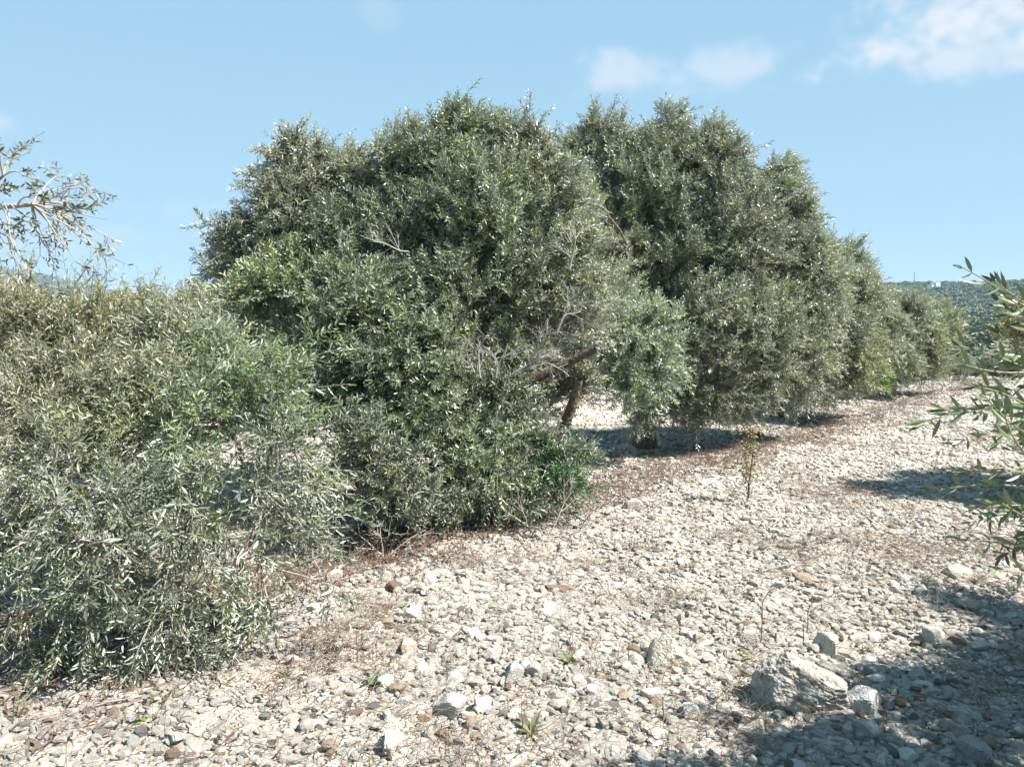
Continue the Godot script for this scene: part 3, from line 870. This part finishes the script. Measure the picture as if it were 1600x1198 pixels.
func make_hills() -> void:
	var bushes := []
	for k in 4:
		bushes.append(bush_mesh(200 + k))
	var where := [[], [], [], []]
	var tints := [[], [], [], []]
	for k in 15000:
		var az := deg_to_rad(rng.randf_range(14.0, 52.0))
		var r := lerpf(110.0, 720.0, pow(rng.randf(), 0.8))
		var x := sin(az) * r
		var z := -cos(az) * r
		var s := rng.randf_range(0.7, 2.6) * (0.5 + 0.5 * smooth(100.0, 300.0, r)) * (1.0 + 0.5 * lump.get_noise_2d(x, z))
		if r < 330.0 and lump.get_noise_2d(x * 0.8, z * 0.8) < smooth(330.0, 130.0, r) * 0.3 - 0.12:
			continue
		var v := k % 4
		where[v].append(Transform3D(Basis(Vector3.UP, rng.randf() * TAU).scaled(Vector3(s, s * rng.randf_range(0.7, 1.1), s)), Vector3(x, ground_height(x, z) + s * 0.35, z)))
		var m := rng.randf_range(0.7, 1.4)
		tints[v].append(Color(m, m * rng.randf_range(0.92, 1.08), m * rng.randf_range(0.8, 1.3)))
	for k in 6000:
		var az := deg_to_rad(rng.randf_range(-46.0, -14.0))
		var r := rng.randf_range(1000.0, 1900.0)
		var x := sin(az) * r
		var z := -cos(az) * r
		var s := rng.randf_range(3.0, 7.0)
		var v := k % 4
		where[v].append(Transform3D(Basis(Vector3.UP, rng.randf() * TAU).scaled(Vector3(s, s * 0.7, s)), Vector3(x, ground_height(x, z) + s * 0.3, z)))
		var m := rng.randf_range(0.7, 1.3)
		tints[v].append(Color(m, m, m))
	var scrub := Node3D.new()
	scrub.name = "hillside_scrub"
	scrub.set_meta("kind", "stuff")
	add_child(scrub)
	for v in 4:
		scatter("bushes", bushes[v], where[v], tints[v], scrub)
	# grey rock ledges on the slope across the dip
	var ledge := Node3D.new()
	ledge.name = "rocky_ground"
	ledge.set_meta("kind", "stuff")
	add_child(ledge)
	for v in 3:
		var w := []
		var c := []
		for k in 900:
			var az := deg_to_rad(rng.randf_range(20.0, 46.0))
			var r := rng.randf_range(50.0, 260.0)
			var x := sin(az) * r
			var z := -cos(az) * r
			var s := rng.randf_range(0.15, 0.9) * (0.5 + r / 200.0)
			w.append(Transform3D(Basis(Vector3.UP, rng.randf() * TAU).scaled(Vector3(s * 1.6, s * 0.5, s)), Vector3(x, ground_height(x, z), z)))
			var m := rng.randf_range(0.22, 0.42)
			c.append(Color(m, m * 0.98, m * 0.95))
		scatter("rocks", rocks[v], w, c, ledge)
	# single trees on that slope
	for q in [[1478, 505, 110], [1505, 512, 95], [1545, 510, 110], [1500, 482, 240], [1530, 495, 150]]:
		var d: float = q[2]
		var p := at(q[0], q[1], d)
		p.y = ground_height(p.x, p.z)
		var tr := thing("round_tree", "small round dark tree on the rocky slope across the dip", "tree", p, "round trees on the far slope")
		var tb := Builder.new()
		tb.tube(PackedVector3Array([Vector3(0, -0.3, 0), Vector3(0.05, 0.9, 0)]), PackedFloat32Array([0.16, 0.1]), 6, Color(0.16, 0.13, 0.1))
		part("trunk", tb.mesh(dead_mat), tr)
		var cr := part("crown", bushes[rng.randi() % 4], tr)
		cr.position.y = 1.5
		cr.scale = Vector3(1.5, 1.3, 1.5) * rng.randf_range(0.8, 1.2)
	# the white house
	var hp := at(1457, 470, 420.0)
	hp.y = ground_height(hp.x, hp.z)
	var house := thing("white_house", "small white house standing alone on the scrubby hill", "house", hp)
	var wb := Builder.new()
	var white := Color(0.86, 0.83, 0.76)
	wb.box(Vector3(0, 3.0, 0), Vector3(3.4, 7.0, 5.0), white)
	wb.box(Vector3(-3.0, 2.4, -0.4), Vector3(2.6, 5.6, 4.0), white * 0.9)
	part("wall", wb.mesh(flake_mat), house)
	wb = Builder.new()
	wb.box(Vector3(0, 6.58, 0), Vector3(3.7, 0.14, 5.3), Color(0.6, 0.55, 0.48))
	wb.box(Vector3(-3.1, 5.3, -0.4), Vector3(2.9, 0.16, 4.3), Color(0.55, 0.36, 0.26))
	part("roof", wb.mesh(flake_mat), house)
	wb = Builder.new()
	wb.box(Vector3(0.3, 4.3, 2.51), Vector3(0.8, 1.2, 0.06), Color(0.06, 0.06, 0.06))
	part("window", wb.mesh(flake_mat), house)
	house.rotation.y = 0.3
	house.scale = Vector3.ONE * 0.8
	var mp := at(1424, 450, 600.0)
	mp.y = ground_height(mp.x, mp.z)
	var mast := thing("radio_mast", "thin dark mast rising above the skyline of the hill", "mast", mp)
	wb = Builder.new()
	wb.tube(PackedVector3Array([Vector3(0, -1, 0), Vector3(0, 13.0, 0)]), PackedFloat32Array([0.35, 0.22]), 6, Color(0.2, 0.2, 0.21))
	part("pole", wb.mesh(dead_mat), mast)
	wb = Builder.new()
	wb.box(Vector3(0, 12.0, 0), Vector3(1.0, 0.5, 0.3), Color(0.25, 0.25, 0.26))
	part("antenna", wb.mesh(dead_mat), mast)


# ------------------------------------------------------------------ stones
func stone_tint() -> Color:
	var m := rng.randf_range(0.54, 0.80)
	var warm := rng.randf_range(0.0, 1.0)
	var c := Color(m, m * lerpf(0.985, 0.95, warm), m * lerpf(0.955, 0.865, warm))
	if rng.randf() < 0.03:
		c = Color(0.29, 0.23, 0.18) * rng.randf_range(0.8, 1.3)
	elif rng.randf() < 0.04:
		c = Color(0.28, 0.275, 0.27) * rng.randf_range(0.8, 1.2)
	c.a = 1.0
	return c


func stone_pose(x: float, d: float, s: float) -> Transform3D:
	var p := on_ground(x, d)
	var turn := Basis(Vector3.UP, rng.randf() * TAU) * Basis(Vector3.RIGHT, rng.randf_range(-0.35, 0.35)) * Basis(Vector3.BACK, rng.randf_range(-0.35, 0.35))
	var flat := rng.randf_range(0.45, 0.85)
	p.y += s * flat * rng.randf_range(-0.05, 0.4)
	return Transform3D(turn * Basis.from_scale(Vector3(s * rng.randf_range(0.9, 1.5), s * flat, s * rng.randf_range(0.7, 1.1))), p)


# how thickly stones lie: thinner in the litter along the row and in grassy patches
func stony(x: float, d: float) -> float:
	var across := (x * 3.55 - (d - 5.2) * 3.3) / 4.85   # signed distance right of the edge of the row
	var s := 0.32 + 1.15 * (lump.get_noise_2d(x * 6.0 + 90.0, d * 6.0) + 0.35)
	var side := (x + 1.3) - (d - 4.45) * 0.93
	s = clampf(s, 0.3, 1.0)
	return s * lerpf(1.0, 0.4, smooth(-1.6, -0.7, side) * smooth(0.25, -0.1, side))


func make_stones() -> void:
	# stones one can single out
	var b := boulder()
	tag(b, "large cracked grey boulder, the biggest rock, lying by the shade on the right", "boulder")
	for q in [
		[1055, 1045, 3.35, 0.105, 0.85, Color(0.66, 0.60, 0.50), "pale cream block of stone left of the cracked boulder"],
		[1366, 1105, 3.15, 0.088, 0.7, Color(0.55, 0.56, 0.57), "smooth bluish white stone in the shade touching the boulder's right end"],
		[1325, 1058, 3.5, 0.08, 0.5, Color(0.42, 0.40, 0.36), "flat grey stone propped behind the cracked boulder"],
		[1312, 1024, 3.75, 0.085, 0.7, Color(0.72, 0.68, 0.60), "bright white stone in the sun just beyond the boulder"],
		[1352, 1030, 3.7, 0.06, 0.7, Color(0.70, 0.66, 0.60), "smaller white stone right of the bright one beyond the boulder"],
		[1197, 1158, 2.98, 0.07, 0.7, Color(0.72, 0.66, 0.55), "rounded cream stone in front of the boulder at the bottom edge"],
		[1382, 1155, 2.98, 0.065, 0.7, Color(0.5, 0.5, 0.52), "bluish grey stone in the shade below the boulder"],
		[1520, 905, 4.65, 0.085, 0.7, Color(0.70, 0.66, 0.58), "broad pale stone near the right edge, above the shade"],
		[1545, 950, 4.2, 0.085, 0.5, Color(0.55, 0.48, 0.40), "tan angular stone at the edge of the shade on the right"],
		[1482, 1002, 3.8, 0.07, 0.7, Color(0.70, 0.67, 0.62), "leaning white stone beside the strip of shade on the right"],
		[877, 921, 4.5, 0.085, 0.35, Color(0.30, 0.23, 0.17), "flat brown slab lying alone in the middle of the white stones"],
		[612, 921, 4.5, 0.05, 0.7, Color(0.26, 0.18, 0.13), "small dark brown stone below the fallen twigs"],
		[630, 1022, 3.65, 0.06, 0.8, Color(0.68, 0.60, 0.50), "cream upright stone in the lower left of the bare ground"],
		[800, 1078, 3.3, 0.06, 0.8, Color(0.66, 0.64, 0.60), "white faceted stone, left of a close pair in the bare ground"],
		[835, 1070, 3.32, 0.045, 0.8, Color(0.68, 0.65, 0.60), "white stone, right of a close pair in the bare ground"],
		[702, 1128, 3.08, 0.075, 0.7, Color(0.64, 0.62, 0.60), "greyish white wedge of stone near the bottom middle"],
		[605, 1170, 2.9, 0.075, 0.5, Color(0.72, 0.69, 0.62), "long flat white stone near the bottom edge, left of centre"],
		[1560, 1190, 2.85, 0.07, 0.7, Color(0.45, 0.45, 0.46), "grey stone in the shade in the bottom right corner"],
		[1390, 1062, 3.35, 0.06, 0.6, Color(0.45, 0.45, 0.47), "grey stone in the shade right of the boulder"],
		[880, 845, 5.45, 0.075, 0.5, Color(0.7, 0.66, 0.6), "white flat stone at the edge of the litter under the tallest tree"],
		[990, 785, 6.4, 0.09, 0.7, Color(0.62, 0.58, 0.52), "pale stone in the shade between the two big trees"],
	]:
		var away: float = EYE * FOCAL / (q[1] + 14.0 - 490.0)
		var p := on_ground((q[0] - 800.0) / FOCAL * away, away)
		var o := part("loose_stone", rocks[rng.randi() % rocks.size()].duplicate(), self)
		var m: StandardMaterial3D = stone_mat.duplicate()
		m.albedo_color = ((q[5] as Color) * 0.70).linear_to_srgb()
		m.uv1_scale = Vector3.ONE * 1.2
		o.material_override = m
		var s: float = q[3]
		o.transform = Transform3D(Basis(Vector3.UP, rng.randf() * TAU) * Basis(Vector3.RIGHT, rng.randf_range(-0.25, 0.25)) * Basis.from_scale(Vector3(s * 1.2, s * q[4] * 1.15, s * 0.95)), p + Vector3(0, s * q[4] * 0.4, 0))
		tag(o, q[6], "stone")
	# the larger loose stones in front
	var mats := []
	for k in 10:
		var m: StandardMaterial3D = stone_mat.duplicate()
		m.albedo_color = stone_tint().linear_to_srgb()
		m.uv1_scale = Vector3.ONE * 1.2
		mats.append(m)
	var n := 0
	while n < 290:
		var d := lerpf(2.65, 6.2, pow(rng.randf(), 1.25))
		var x := rng.randf_range(-0.68, 0.68) * d
		if x < -0.9 - (d - 3.0) * 0.4 or (absf(x - 1.25) < 0.3 and absf(d - 3.3) < 0.3):
			continue
		if x < (d - 5.0) * 0.95 - 0.2 and d > 4.6:
			continue
		var s := rng.randf_range(0.024, 0.040) * (1.0 + 0.7 * pow(rng.randf(), 4.0))
		var o := part("loose_stone", rocks[n % rocks.size()], self)
		o.material_override = mats[rng.randi() % mats.size()]
		o.transform = stone_pose(x, d, s)
		tag(o, "loose piece of pale limestone among many on the bare ground", "stone", "loose limestone pieces on the bare ground")
		n += 1
	# all the smaller ones
	var heap := Node3D.new()
	heap.name = "loose_gravel"
	heap.set_meta("kind", "stuff")
	add_child(heap)
	var where := []
	var tints := []
	for k in gravel.size():
		where.append([])
		tints.append([])
	for k in 600000:
		var d := lerpf(2.2, 22.0, pow(rng.randf(), 0.72))
		var x := rng.randf_range(-0.74, 0.86) * d
		var keep := stony(x, d)
		if rng.randf() > keep:
			continue
		var s := 0.0092 + 0.0118 * absf(rng.randfn()) 
		if d > 7.0:
			s *= 1.15
		if s > 0.045:
			continue
		var v := k % gravel.size()
		where[v].append(stone_pose(x, d, s))
		tints[v].append(stone_tint())
	for v in gravel.size():
		scatter("stones", gravel[v], where[v], tints[v], heap)


func boulder() -> Node3D:
	var f := FastNoiseLite.new()
	f.seed = 301
	f.frequency = 1.0
	f.fractal_octaves = 3
	var crack := FastNoiseLite.new()
	crack.seed = 302
	crack.noise_type = FastNoiseLite.TYPE_CELLULAR
	crack.cellular_return_type = FastNoiseLite.RETURN_DISTANCE2_SUB
	crack.frequency = 1.35
	crack.domain_warp_enabled = true
	crack.domain_warp_amplitude = 0.35
	crack.domain_warp_frequency = 1.6
	var s := ico(6)
	# left end steep, a ridge falling to the right, front face leaning over
	var cut := [[Vector3(0.45, 0.88, 0.12), 0.52], [Vector3(-0.92, 0.1, 0.35), 0.8], [Vector3(-0.55, 0.8, 0.1), 0.78], [Vector3(-0.15, 0.25, 0.95), 0.55], [Vector3(0.35, -0.35, 0.87), 0.56], [Vector3(-0.5, -0.6, 0.6), 0.66], [Vector3(0.1, 0.5, -0.86), 0.6], [Vector3(0.9, 0.2, 0.4), 0.85], [Vector3(0, -1, 0), 0.5]]
	var b := Builder.new(true)
	var pos: Array[Vector3] = []
	var tone: Array[float] = []
	for d in s[0]:
		var r := 1.0
		for p in cut:
			var q: float = (p[0] as Vector3).normalized().dot(d)
			if q > 0.05:
				r = minf(r, p[1] / q)
		var w: Vector3 = d * r
		var stretched := Vector3(w.x * 1.3, w.y * 2.4 + w.x * 0.9, w.z * 1.6)
		var gap := crack.get_noise_3dv(stretched) + 1.0
		var cleft := smooth(0.075, 0.0, gap)
		r += 0.06 * f.get_noise_3dv(w * 1.5) + 0.045 * f.get_noise_3dv(stretched * 2.6) - 0.11 * cleft
		pos.append(d * r * Vector3(0.20, 0.19, 0.155))
		tone.append(lerpf(1.0, 0.25, cleft) * (0.9 + 0.35 * f.get_noise_3dv(stretched * 2.0)))
	for t in s[1]:
		var m: float = (tone[t[0]] + tone[t[1]] + tone[t[2]]) / 3.0
		b.tri(pos[t[0]], pos[t[2]], pos[t[1]], Color(0.345 * m, 0.33 * m, 0.30 * m))
	var mat: StandardMaterial3D = stone_mat.duplicate()
	mat.uv1_scale = Vector3.ONE * 3.0
	mat.heightmap_scale = 2.2
	var o := part("boulder", b.mesh(mat), self)
	var p := on_ground((1272.0 - 800.0) / FOCAL * 3.03, 3.03)
	o.position = p + Vector3(0, 0.07, 0)
	return o


# ------------------------------------------------------------------ weeds and dead wood
func make_weeds() -> void:
	var fresh := StandardMaterial3D.new()
	paint(fresh, 0.5)
	fresh.resource_name = "green_weed"
	fresh.backlight_enabled = true
	fresh.backlight = Color(0.4, 0.5, 0.2).linear_to_srgb()
	for q in [
		[432, 1088, 3.24, 0.045, 6, Color(0.10, 0.20, 0.03), "bright green seedling with rounded leaves below the drooping branches"],
		[572, 1100, 3.15, 0.085, 8, Color(0.12, 0.19, 0.09), "dusty green rosette of pointed leaves left of the bare middle"],
		[722, 1022, 3.62, 0.06, 6, Color(0.16, 0.22, 0.14), "grey green rosette among the white stones in the middle"],
		[605, 1012, 3.7, 0.04, 5, Color(0.12, 0.18, 0.09), "tiny dark green weed beside the cream upright stone"],
		[1076, 962, 4.07, 0.06, 6, Color(0.03, 0.13, 0.06), "dark green tuft of narrow leaves above the pale block"],
		[1190, 1048, 3.45, 0.08, 5, Color(0.20, 0.25, 0.04), "yellow green blades sprouting left of the cracked boulder"],
		[1363, 1032, 3.55, 0.07, 6, Color(0.16, 0.22, 0.04), "yellow green blades beside the white stones behind the boulder"],
		[890, 1062, 3.36, 0.07, 7, Color(0.17, 0.22, 0.06), "thin green grass tuft right of the close pair of stones"],
		[830, 1190, 2.75, 0.09, 7, Color(0.22, 0.22, 0.10), "dry olive coloured grass tuft at the bottom edge"],
		[225, 1135, 3.0, 0.06, 7, Color(0.16, 0.22, 0.05), "small green weed at the bottom left under the nearest tree"],
		[205, 1170, 2.85, 0.05, 6, Color(0.22, 0.25, 0.05), "yellowish green seedling at the bottom left corner stones"],
		[630, 975, 3.95, 0.035, 6, Color(0.2, 0.24, 0.06), "small yellow green sprout among stones below the dark slab"]]:
		var x: float = (q[0] - 800.0) / FOCAL * q[2]
		var w := thing("green_weed", q[6], "weed", on_ground(x, q[2]))
		for k in q[4]:
			var b := Builder.new(true)
			var ang: float = TAU * k / q[4] + rng.randf_range(-0.3, 0.3)
			var dir := Vector3(cos(ang), rng.randf_range(0.35, 1.2), sin(ang)).normalized()
			var up := (Vector3.UP - dir * dir.y).normalized()
			var s: float = q[3] * rng.randf_range(0.7, 1.2)
			var col: Color = q[5] * rng.randf_range(0.5, 0.85)
			col.a = 1.0
			b.leaf(Vector3.ZERO, dir, up, s, s * rng.randf_range(0.22, 0.36), col, col * 1.2, 0.25)
			part("leaf", b.mesh(fresh), w)
	# dry upright stalks
	for q in [
		[1203, 1020, 3.62, 0.31, 0.10, "tallest thin dry stalk standing beyond the cracked boulder"],
		[1277, 1000, 3.78, 0.15, 0.02, "short straight dry stalk right of the tallest one"],
		[1271, 1024, 3.6, 0.1, 0.0, "very short dry stalk just behind the boulder's top"],
		[988, 1062, 3.36, 0.13, 0.02, "thin dry stalk left of the pale cream block"],
		[1046, 1180, 2.85, 0.10, 0.0, "dark dry stalk at the bottom edge in front of the boulder"],
		[816, 1190, 2.75, 0.12, 0.0, "dry stalk standing in the grass tuft at the bottom edge"],
		[548, 1062, 3.36, 0.19, 0.05, "slender dry stalk left of the dusty rosette"],
		[680, 890, 4.8, 0.16, 0.03, "dry stalk standing before the litter under the tallest tree"]]:
		var x: float = (q[0] - 800.0) / FOCAL * q[2]
		var w := thing("dry_stalk", q[5], "dry weed", on_ground(x, q[2]))
		var b := Builder.new()
		var h: float = q[3]
		var pts := PackedVector3Array([Vector3(0, -0.02, 0), Vector3(0.004, h * 0.35, 0), Vector3(0.0, h * 0.7, 0.004), Vector3(q[4] * 0.35, h * 0.88, 0), Vector3(q[4], h, 0)])
		b.tube(pts, taper(0.0032, 0.0014, 4), 5, Color(0.17, 0.11, 0.075))
		part("stem", b.mesh(dead_mat), w)
		for k in 3:
			b = Builder.new()
			var p := pts[2].lerp(pts[4], rng.randf())
			b.tube(PackedVector3Array([p, p + Vector3(rng.randf_range(-0.04, 0.04), rng.randf_range(0.01, 0.04), rng.randf_range(-0.02, 0.02))]), PackedFloat32Array([0.0015, 0.001]), 3, Color(0.2, 0.13, 0.09))
			part("side_shoot", b.mesh(dead_mat), w)
	# bushy dry weeds
	for q in [[1176, 792, 6.35, 0.62, 0.07, "tall dry brown weed standing alone with a dark stem"], [1262, 660, 11.2, 0.5, 0.2, "ragged dry brown bush at the foot of the far trees"]]:
		var x: float = (q[0] - 800.0) / FOCAL * q[2]
		var w := thing("dry_weed", q[5], "dry weed", on_ground(x, q[2]))
		var b := Builder.new()
		b.tube(bow(Vector3(0, -0.02, 0), Vector3(0.02, q[3], 0), Vector3(0.02, 0, 0), 6, 0.04), taper(0.010, 0.003, 6), 5, Color(0.11, 0.08, 0.065))
		part("stem", b.mesh(dead_mat), w)
		b = Builder.new()
		for k in 9:
			var h := rng.randf_range(0.15, 0.95) * float(q[3])
			dead_twigs(b, Vector3(0.02 * h, h, 0), (any_dir() * 0.7 + Vector3(0, 0.8, 0)).normalized(), q[4] * rng.randf_range(0.9, 2.0), 0.003, 2, Color(0.2, 0.13, 0.08))
		part("twigs", b.mesh(dead_mat), w, "stuff")
		b = Builder.new(true)
		for k in 260:
			var h := rng.randf_range(0.1, 1.05) * float(q[3])
			var p := Vector3(rng.randfn() * q[4] * 0.55, h, rng.randfn() * q[4] * 0.55)
			var dir := any_dir()
			var tone := Color(0.24, 0.17, 0.08).lerp(Color(0.14, 0.15, 0.06), rng.randf())
			b.leaf(p, dir, dir.cross(any_dir()).normalized(), 0.035, 0.012, tone, tone * 1.3)
		part("foliage", b.mesh(flake_mat), w, "stuff")
	# fallen dead branches at the edge of the row
	for q in [[470, 915, 4.55, [[-0.12, 0.1], [0.25, 0.16], [0.1, 0.3]], "forked grey fallen branch propped in the dark shade under the tallest tree"], [600, 880, 4.95, [[0.3, 0.2], [-0.25, 0.22], [0.02, 0.3]], "grey fallen branch with upright twigs at the litter's edge"], [840, 850, 5.4, [[0.5, 0.12], [-0.3, 0.25], [0.2, 0.35]], "bundle of thin grey twigs in the litter below the suckers"], [950, 830, 5.7, [[0.4, 0.06], [-0.4, 0.12]], "low fallen twig at the right end of the dark litter"], [90, 1150, 3.0, [[-0.6, 0.03], [0.3, 0.05]], "long thin brown twig lying on the stones at the bottom left"], [1215, 905, 4.65, [[0.4, 0.02], [-0.3, 0.03]], "long dark straw stem lying flat on the gravel on the right"]]:
		var x: float = (q[0] - 800.0) / FOCAL * q[2]
		var w := thing("fallen_branch", q[4], "branch", on_ground(x, q[2]))
		for a in q[3]:
			var b := Builder.new()
			dead_twigs(b, Vector3(rng.randf_range(-0.08, 0.08), 0.01, 0), Vector3(a[0], a[1], rng.randf_range(-0.1, 0.2)).normalized(), Vector2(a[0], a[1]).length() * 0.9, 0.006, 2 if a[1] > 0.08 else 0, Color(0.34, 0.30, 0.26))
			part("twig", b.mesh(dead_mat), w)


# ------------------------------------------------------------------ straw and fallen leaves
func make_litter() -> void:
	var flakes := []
	for k in 3:
		var b := Builder.new(true)
		for s in 5:
			var p := Vector3(rng.randf_range(-0.05, 0.05), rng.randf_range(0.002, 0.02), rng.randf_range(-0.05, 0.05))
			var dir := Vector3(rng.randfn(), rng.randf_range(-0.15, 0.4), rng.randfn()).normalized()
			var m := rng.randf_range(0.7, 1.3)
			b.leaf(p, dir, Vector3.UP, 0.04, 0.009, Color(0.135 * m, 0.094 * m, 0.074 * m), Color(0.19 * m, 0.15 * m, 0.125 * m))
		flakes.append(b.mesh(flake_mat))
	var straws := []
	for k in 3:
		var b := Builder.new()
		for s in 6:
			var p := Vector3(rng.randf_range(-0.04, 0.04), 0.004, rng.randf_range(-0.04, 0.04))
			var q := p + Vector3(rng.randfn() * 0.07, rng.randf_range(0.0, 0.05), rng.randfn() * 0.07)
			var m := rng.randf_range(0.7, 1.4)
			b.tube(bow(p, q, Vector3(0, 0.012, 0), 3, 0.2), taper(0.0013, 0.0007, 3), 3, Color(0.20 * m, 0.155 * m, 0.115 * m))
		straws.append(b.mesh(flake_mat))
	var w1 := [[], [], []]
	var c1 := [[], [], []]
	var w2 := [[], [], []]
	var c2 := [[], [], []]
	for k in 100000:
		var d := lerpf(2.2, 20.0, pow(rng.randf(), 0.8))
		var x := rng.randf_range(-0.74, 0.8) * d
		var side := (x + 1.3) - (d - 4.45) * 0.93       # > 0: on the open side of the row
		var near_row := exp(-pow(side * 2.2, 2.0)) if side > 0.0 else exp(-pow(side * 0.8, 2.0))
		if x < -0.8 and d < 4.6:
			near_row = maxf(near_row, 0.12)
		var patch := smooth(0.1, 0.4, lump.get_noise_2d(x * 7.0 + 30.0, d * 7.0))
		var p := on_ground(x, d) + Vector3(0, 0.012, 0)
		var bs := Basis(Vector3.UP, rng.randf() * TAU).scaled(Vector3.ONE * rng.randf_range(0.7, 1.4))
		if rng.randf() < near_row * 0.65 + patch * 0.03:
			w1[k % 3].append(Transform3D(bs, p))
			var m := rng.randf_range(0.7, 1.35)
			c1[k % 3].append(Color(m, m * rng.randf_range(0.9, 1.1), m))
		elif rng.randf() < 0.07 + patch * 0.2:
			w2[k % 3].append(Transform3D(bs, p))
			var m := rng.randf_range(0.7, 1.4)
			c2[k % 3].append(Color(m, m, m))
	# upright dry stems: along the row's edge and in loose patches of the field
	var stems := []
	for k in 3:
		var b := Builder.new()
		for s in 7:
			var p := Vector3(rng.randf_range(-0.05, 0.05), -0.01, rng.randf_range(-0.05, 0.05))
			var q := p + Vector3(rng.randfn() * 0.035, rng.randf_range(0.05, 0.17), rng.randfn() * 0.035)
			var m := rng.randf_range(0.7, 1.4)
			b.tube(bow(p, q, Vector3(rng.randf_range(-0.01, 0.01), 0, 0), 3, 0.15), taper(0.0014, 0.0008, 3), 3, Color(0.20 * m, 0.135 * m, 0.09 * m))
		stems.append(b.mesh(flake_mat))
	var w3 := [[], [], []]
	var c3 := [[], [], []]
	for k in 14000:
		var d := lerpf(2.6, 20.0, pow(rng.randf(), 0.8))
		var x := rng.randf_range(-0.74, 0.8) * d
		var side := (x + 1.3) - (d - 4.45) * 0.93
		var edge := exp(-pow(side * 2.0, 2.0))
		var patch := smooth(0.18, 0.45, lump.get_noise_2d(x * 5.0 - 70.0, d * 5.0))
		if rng.randf() < edge * 0.8 + patch * 0.22 + 0.02:
			w3[k % 3].append(Transform3D(Basis(Vector3.UP, rng.randf() * TAU).scaled(Vector3.ONE * rng.randf_range(0.5, 1.3)), on_ground(x, d)))
			var m := rng.randf_range(0.7, 1.4)
			c3[k % 3].append(Color(m, m, m))
	var stalks := Node3D.new()
	stalks.name = "dry_grass"
	stalks.set_meta("kind", "stuff")
	add_child(stalks)
	for v in 3:
		scatter("stems", stems[v], w3[v], c3[v], stalks)
	var litter := Node3D.new()
	litter.name = "leaf_litter"
	litter.set_meta("kind", "stuff")
	add_child(litter)
	var hay := Node3D.new()
	hay.name = "dry_straw"
	hay.set_meta("kind", "stuff")
	add_child(hay)
	for v in 3:
		scatter("fallen_leaves", flakes[v], w1[v], c1[v], litter)
		scatter("straw", straws[v], w2[v], c2[v], hay)
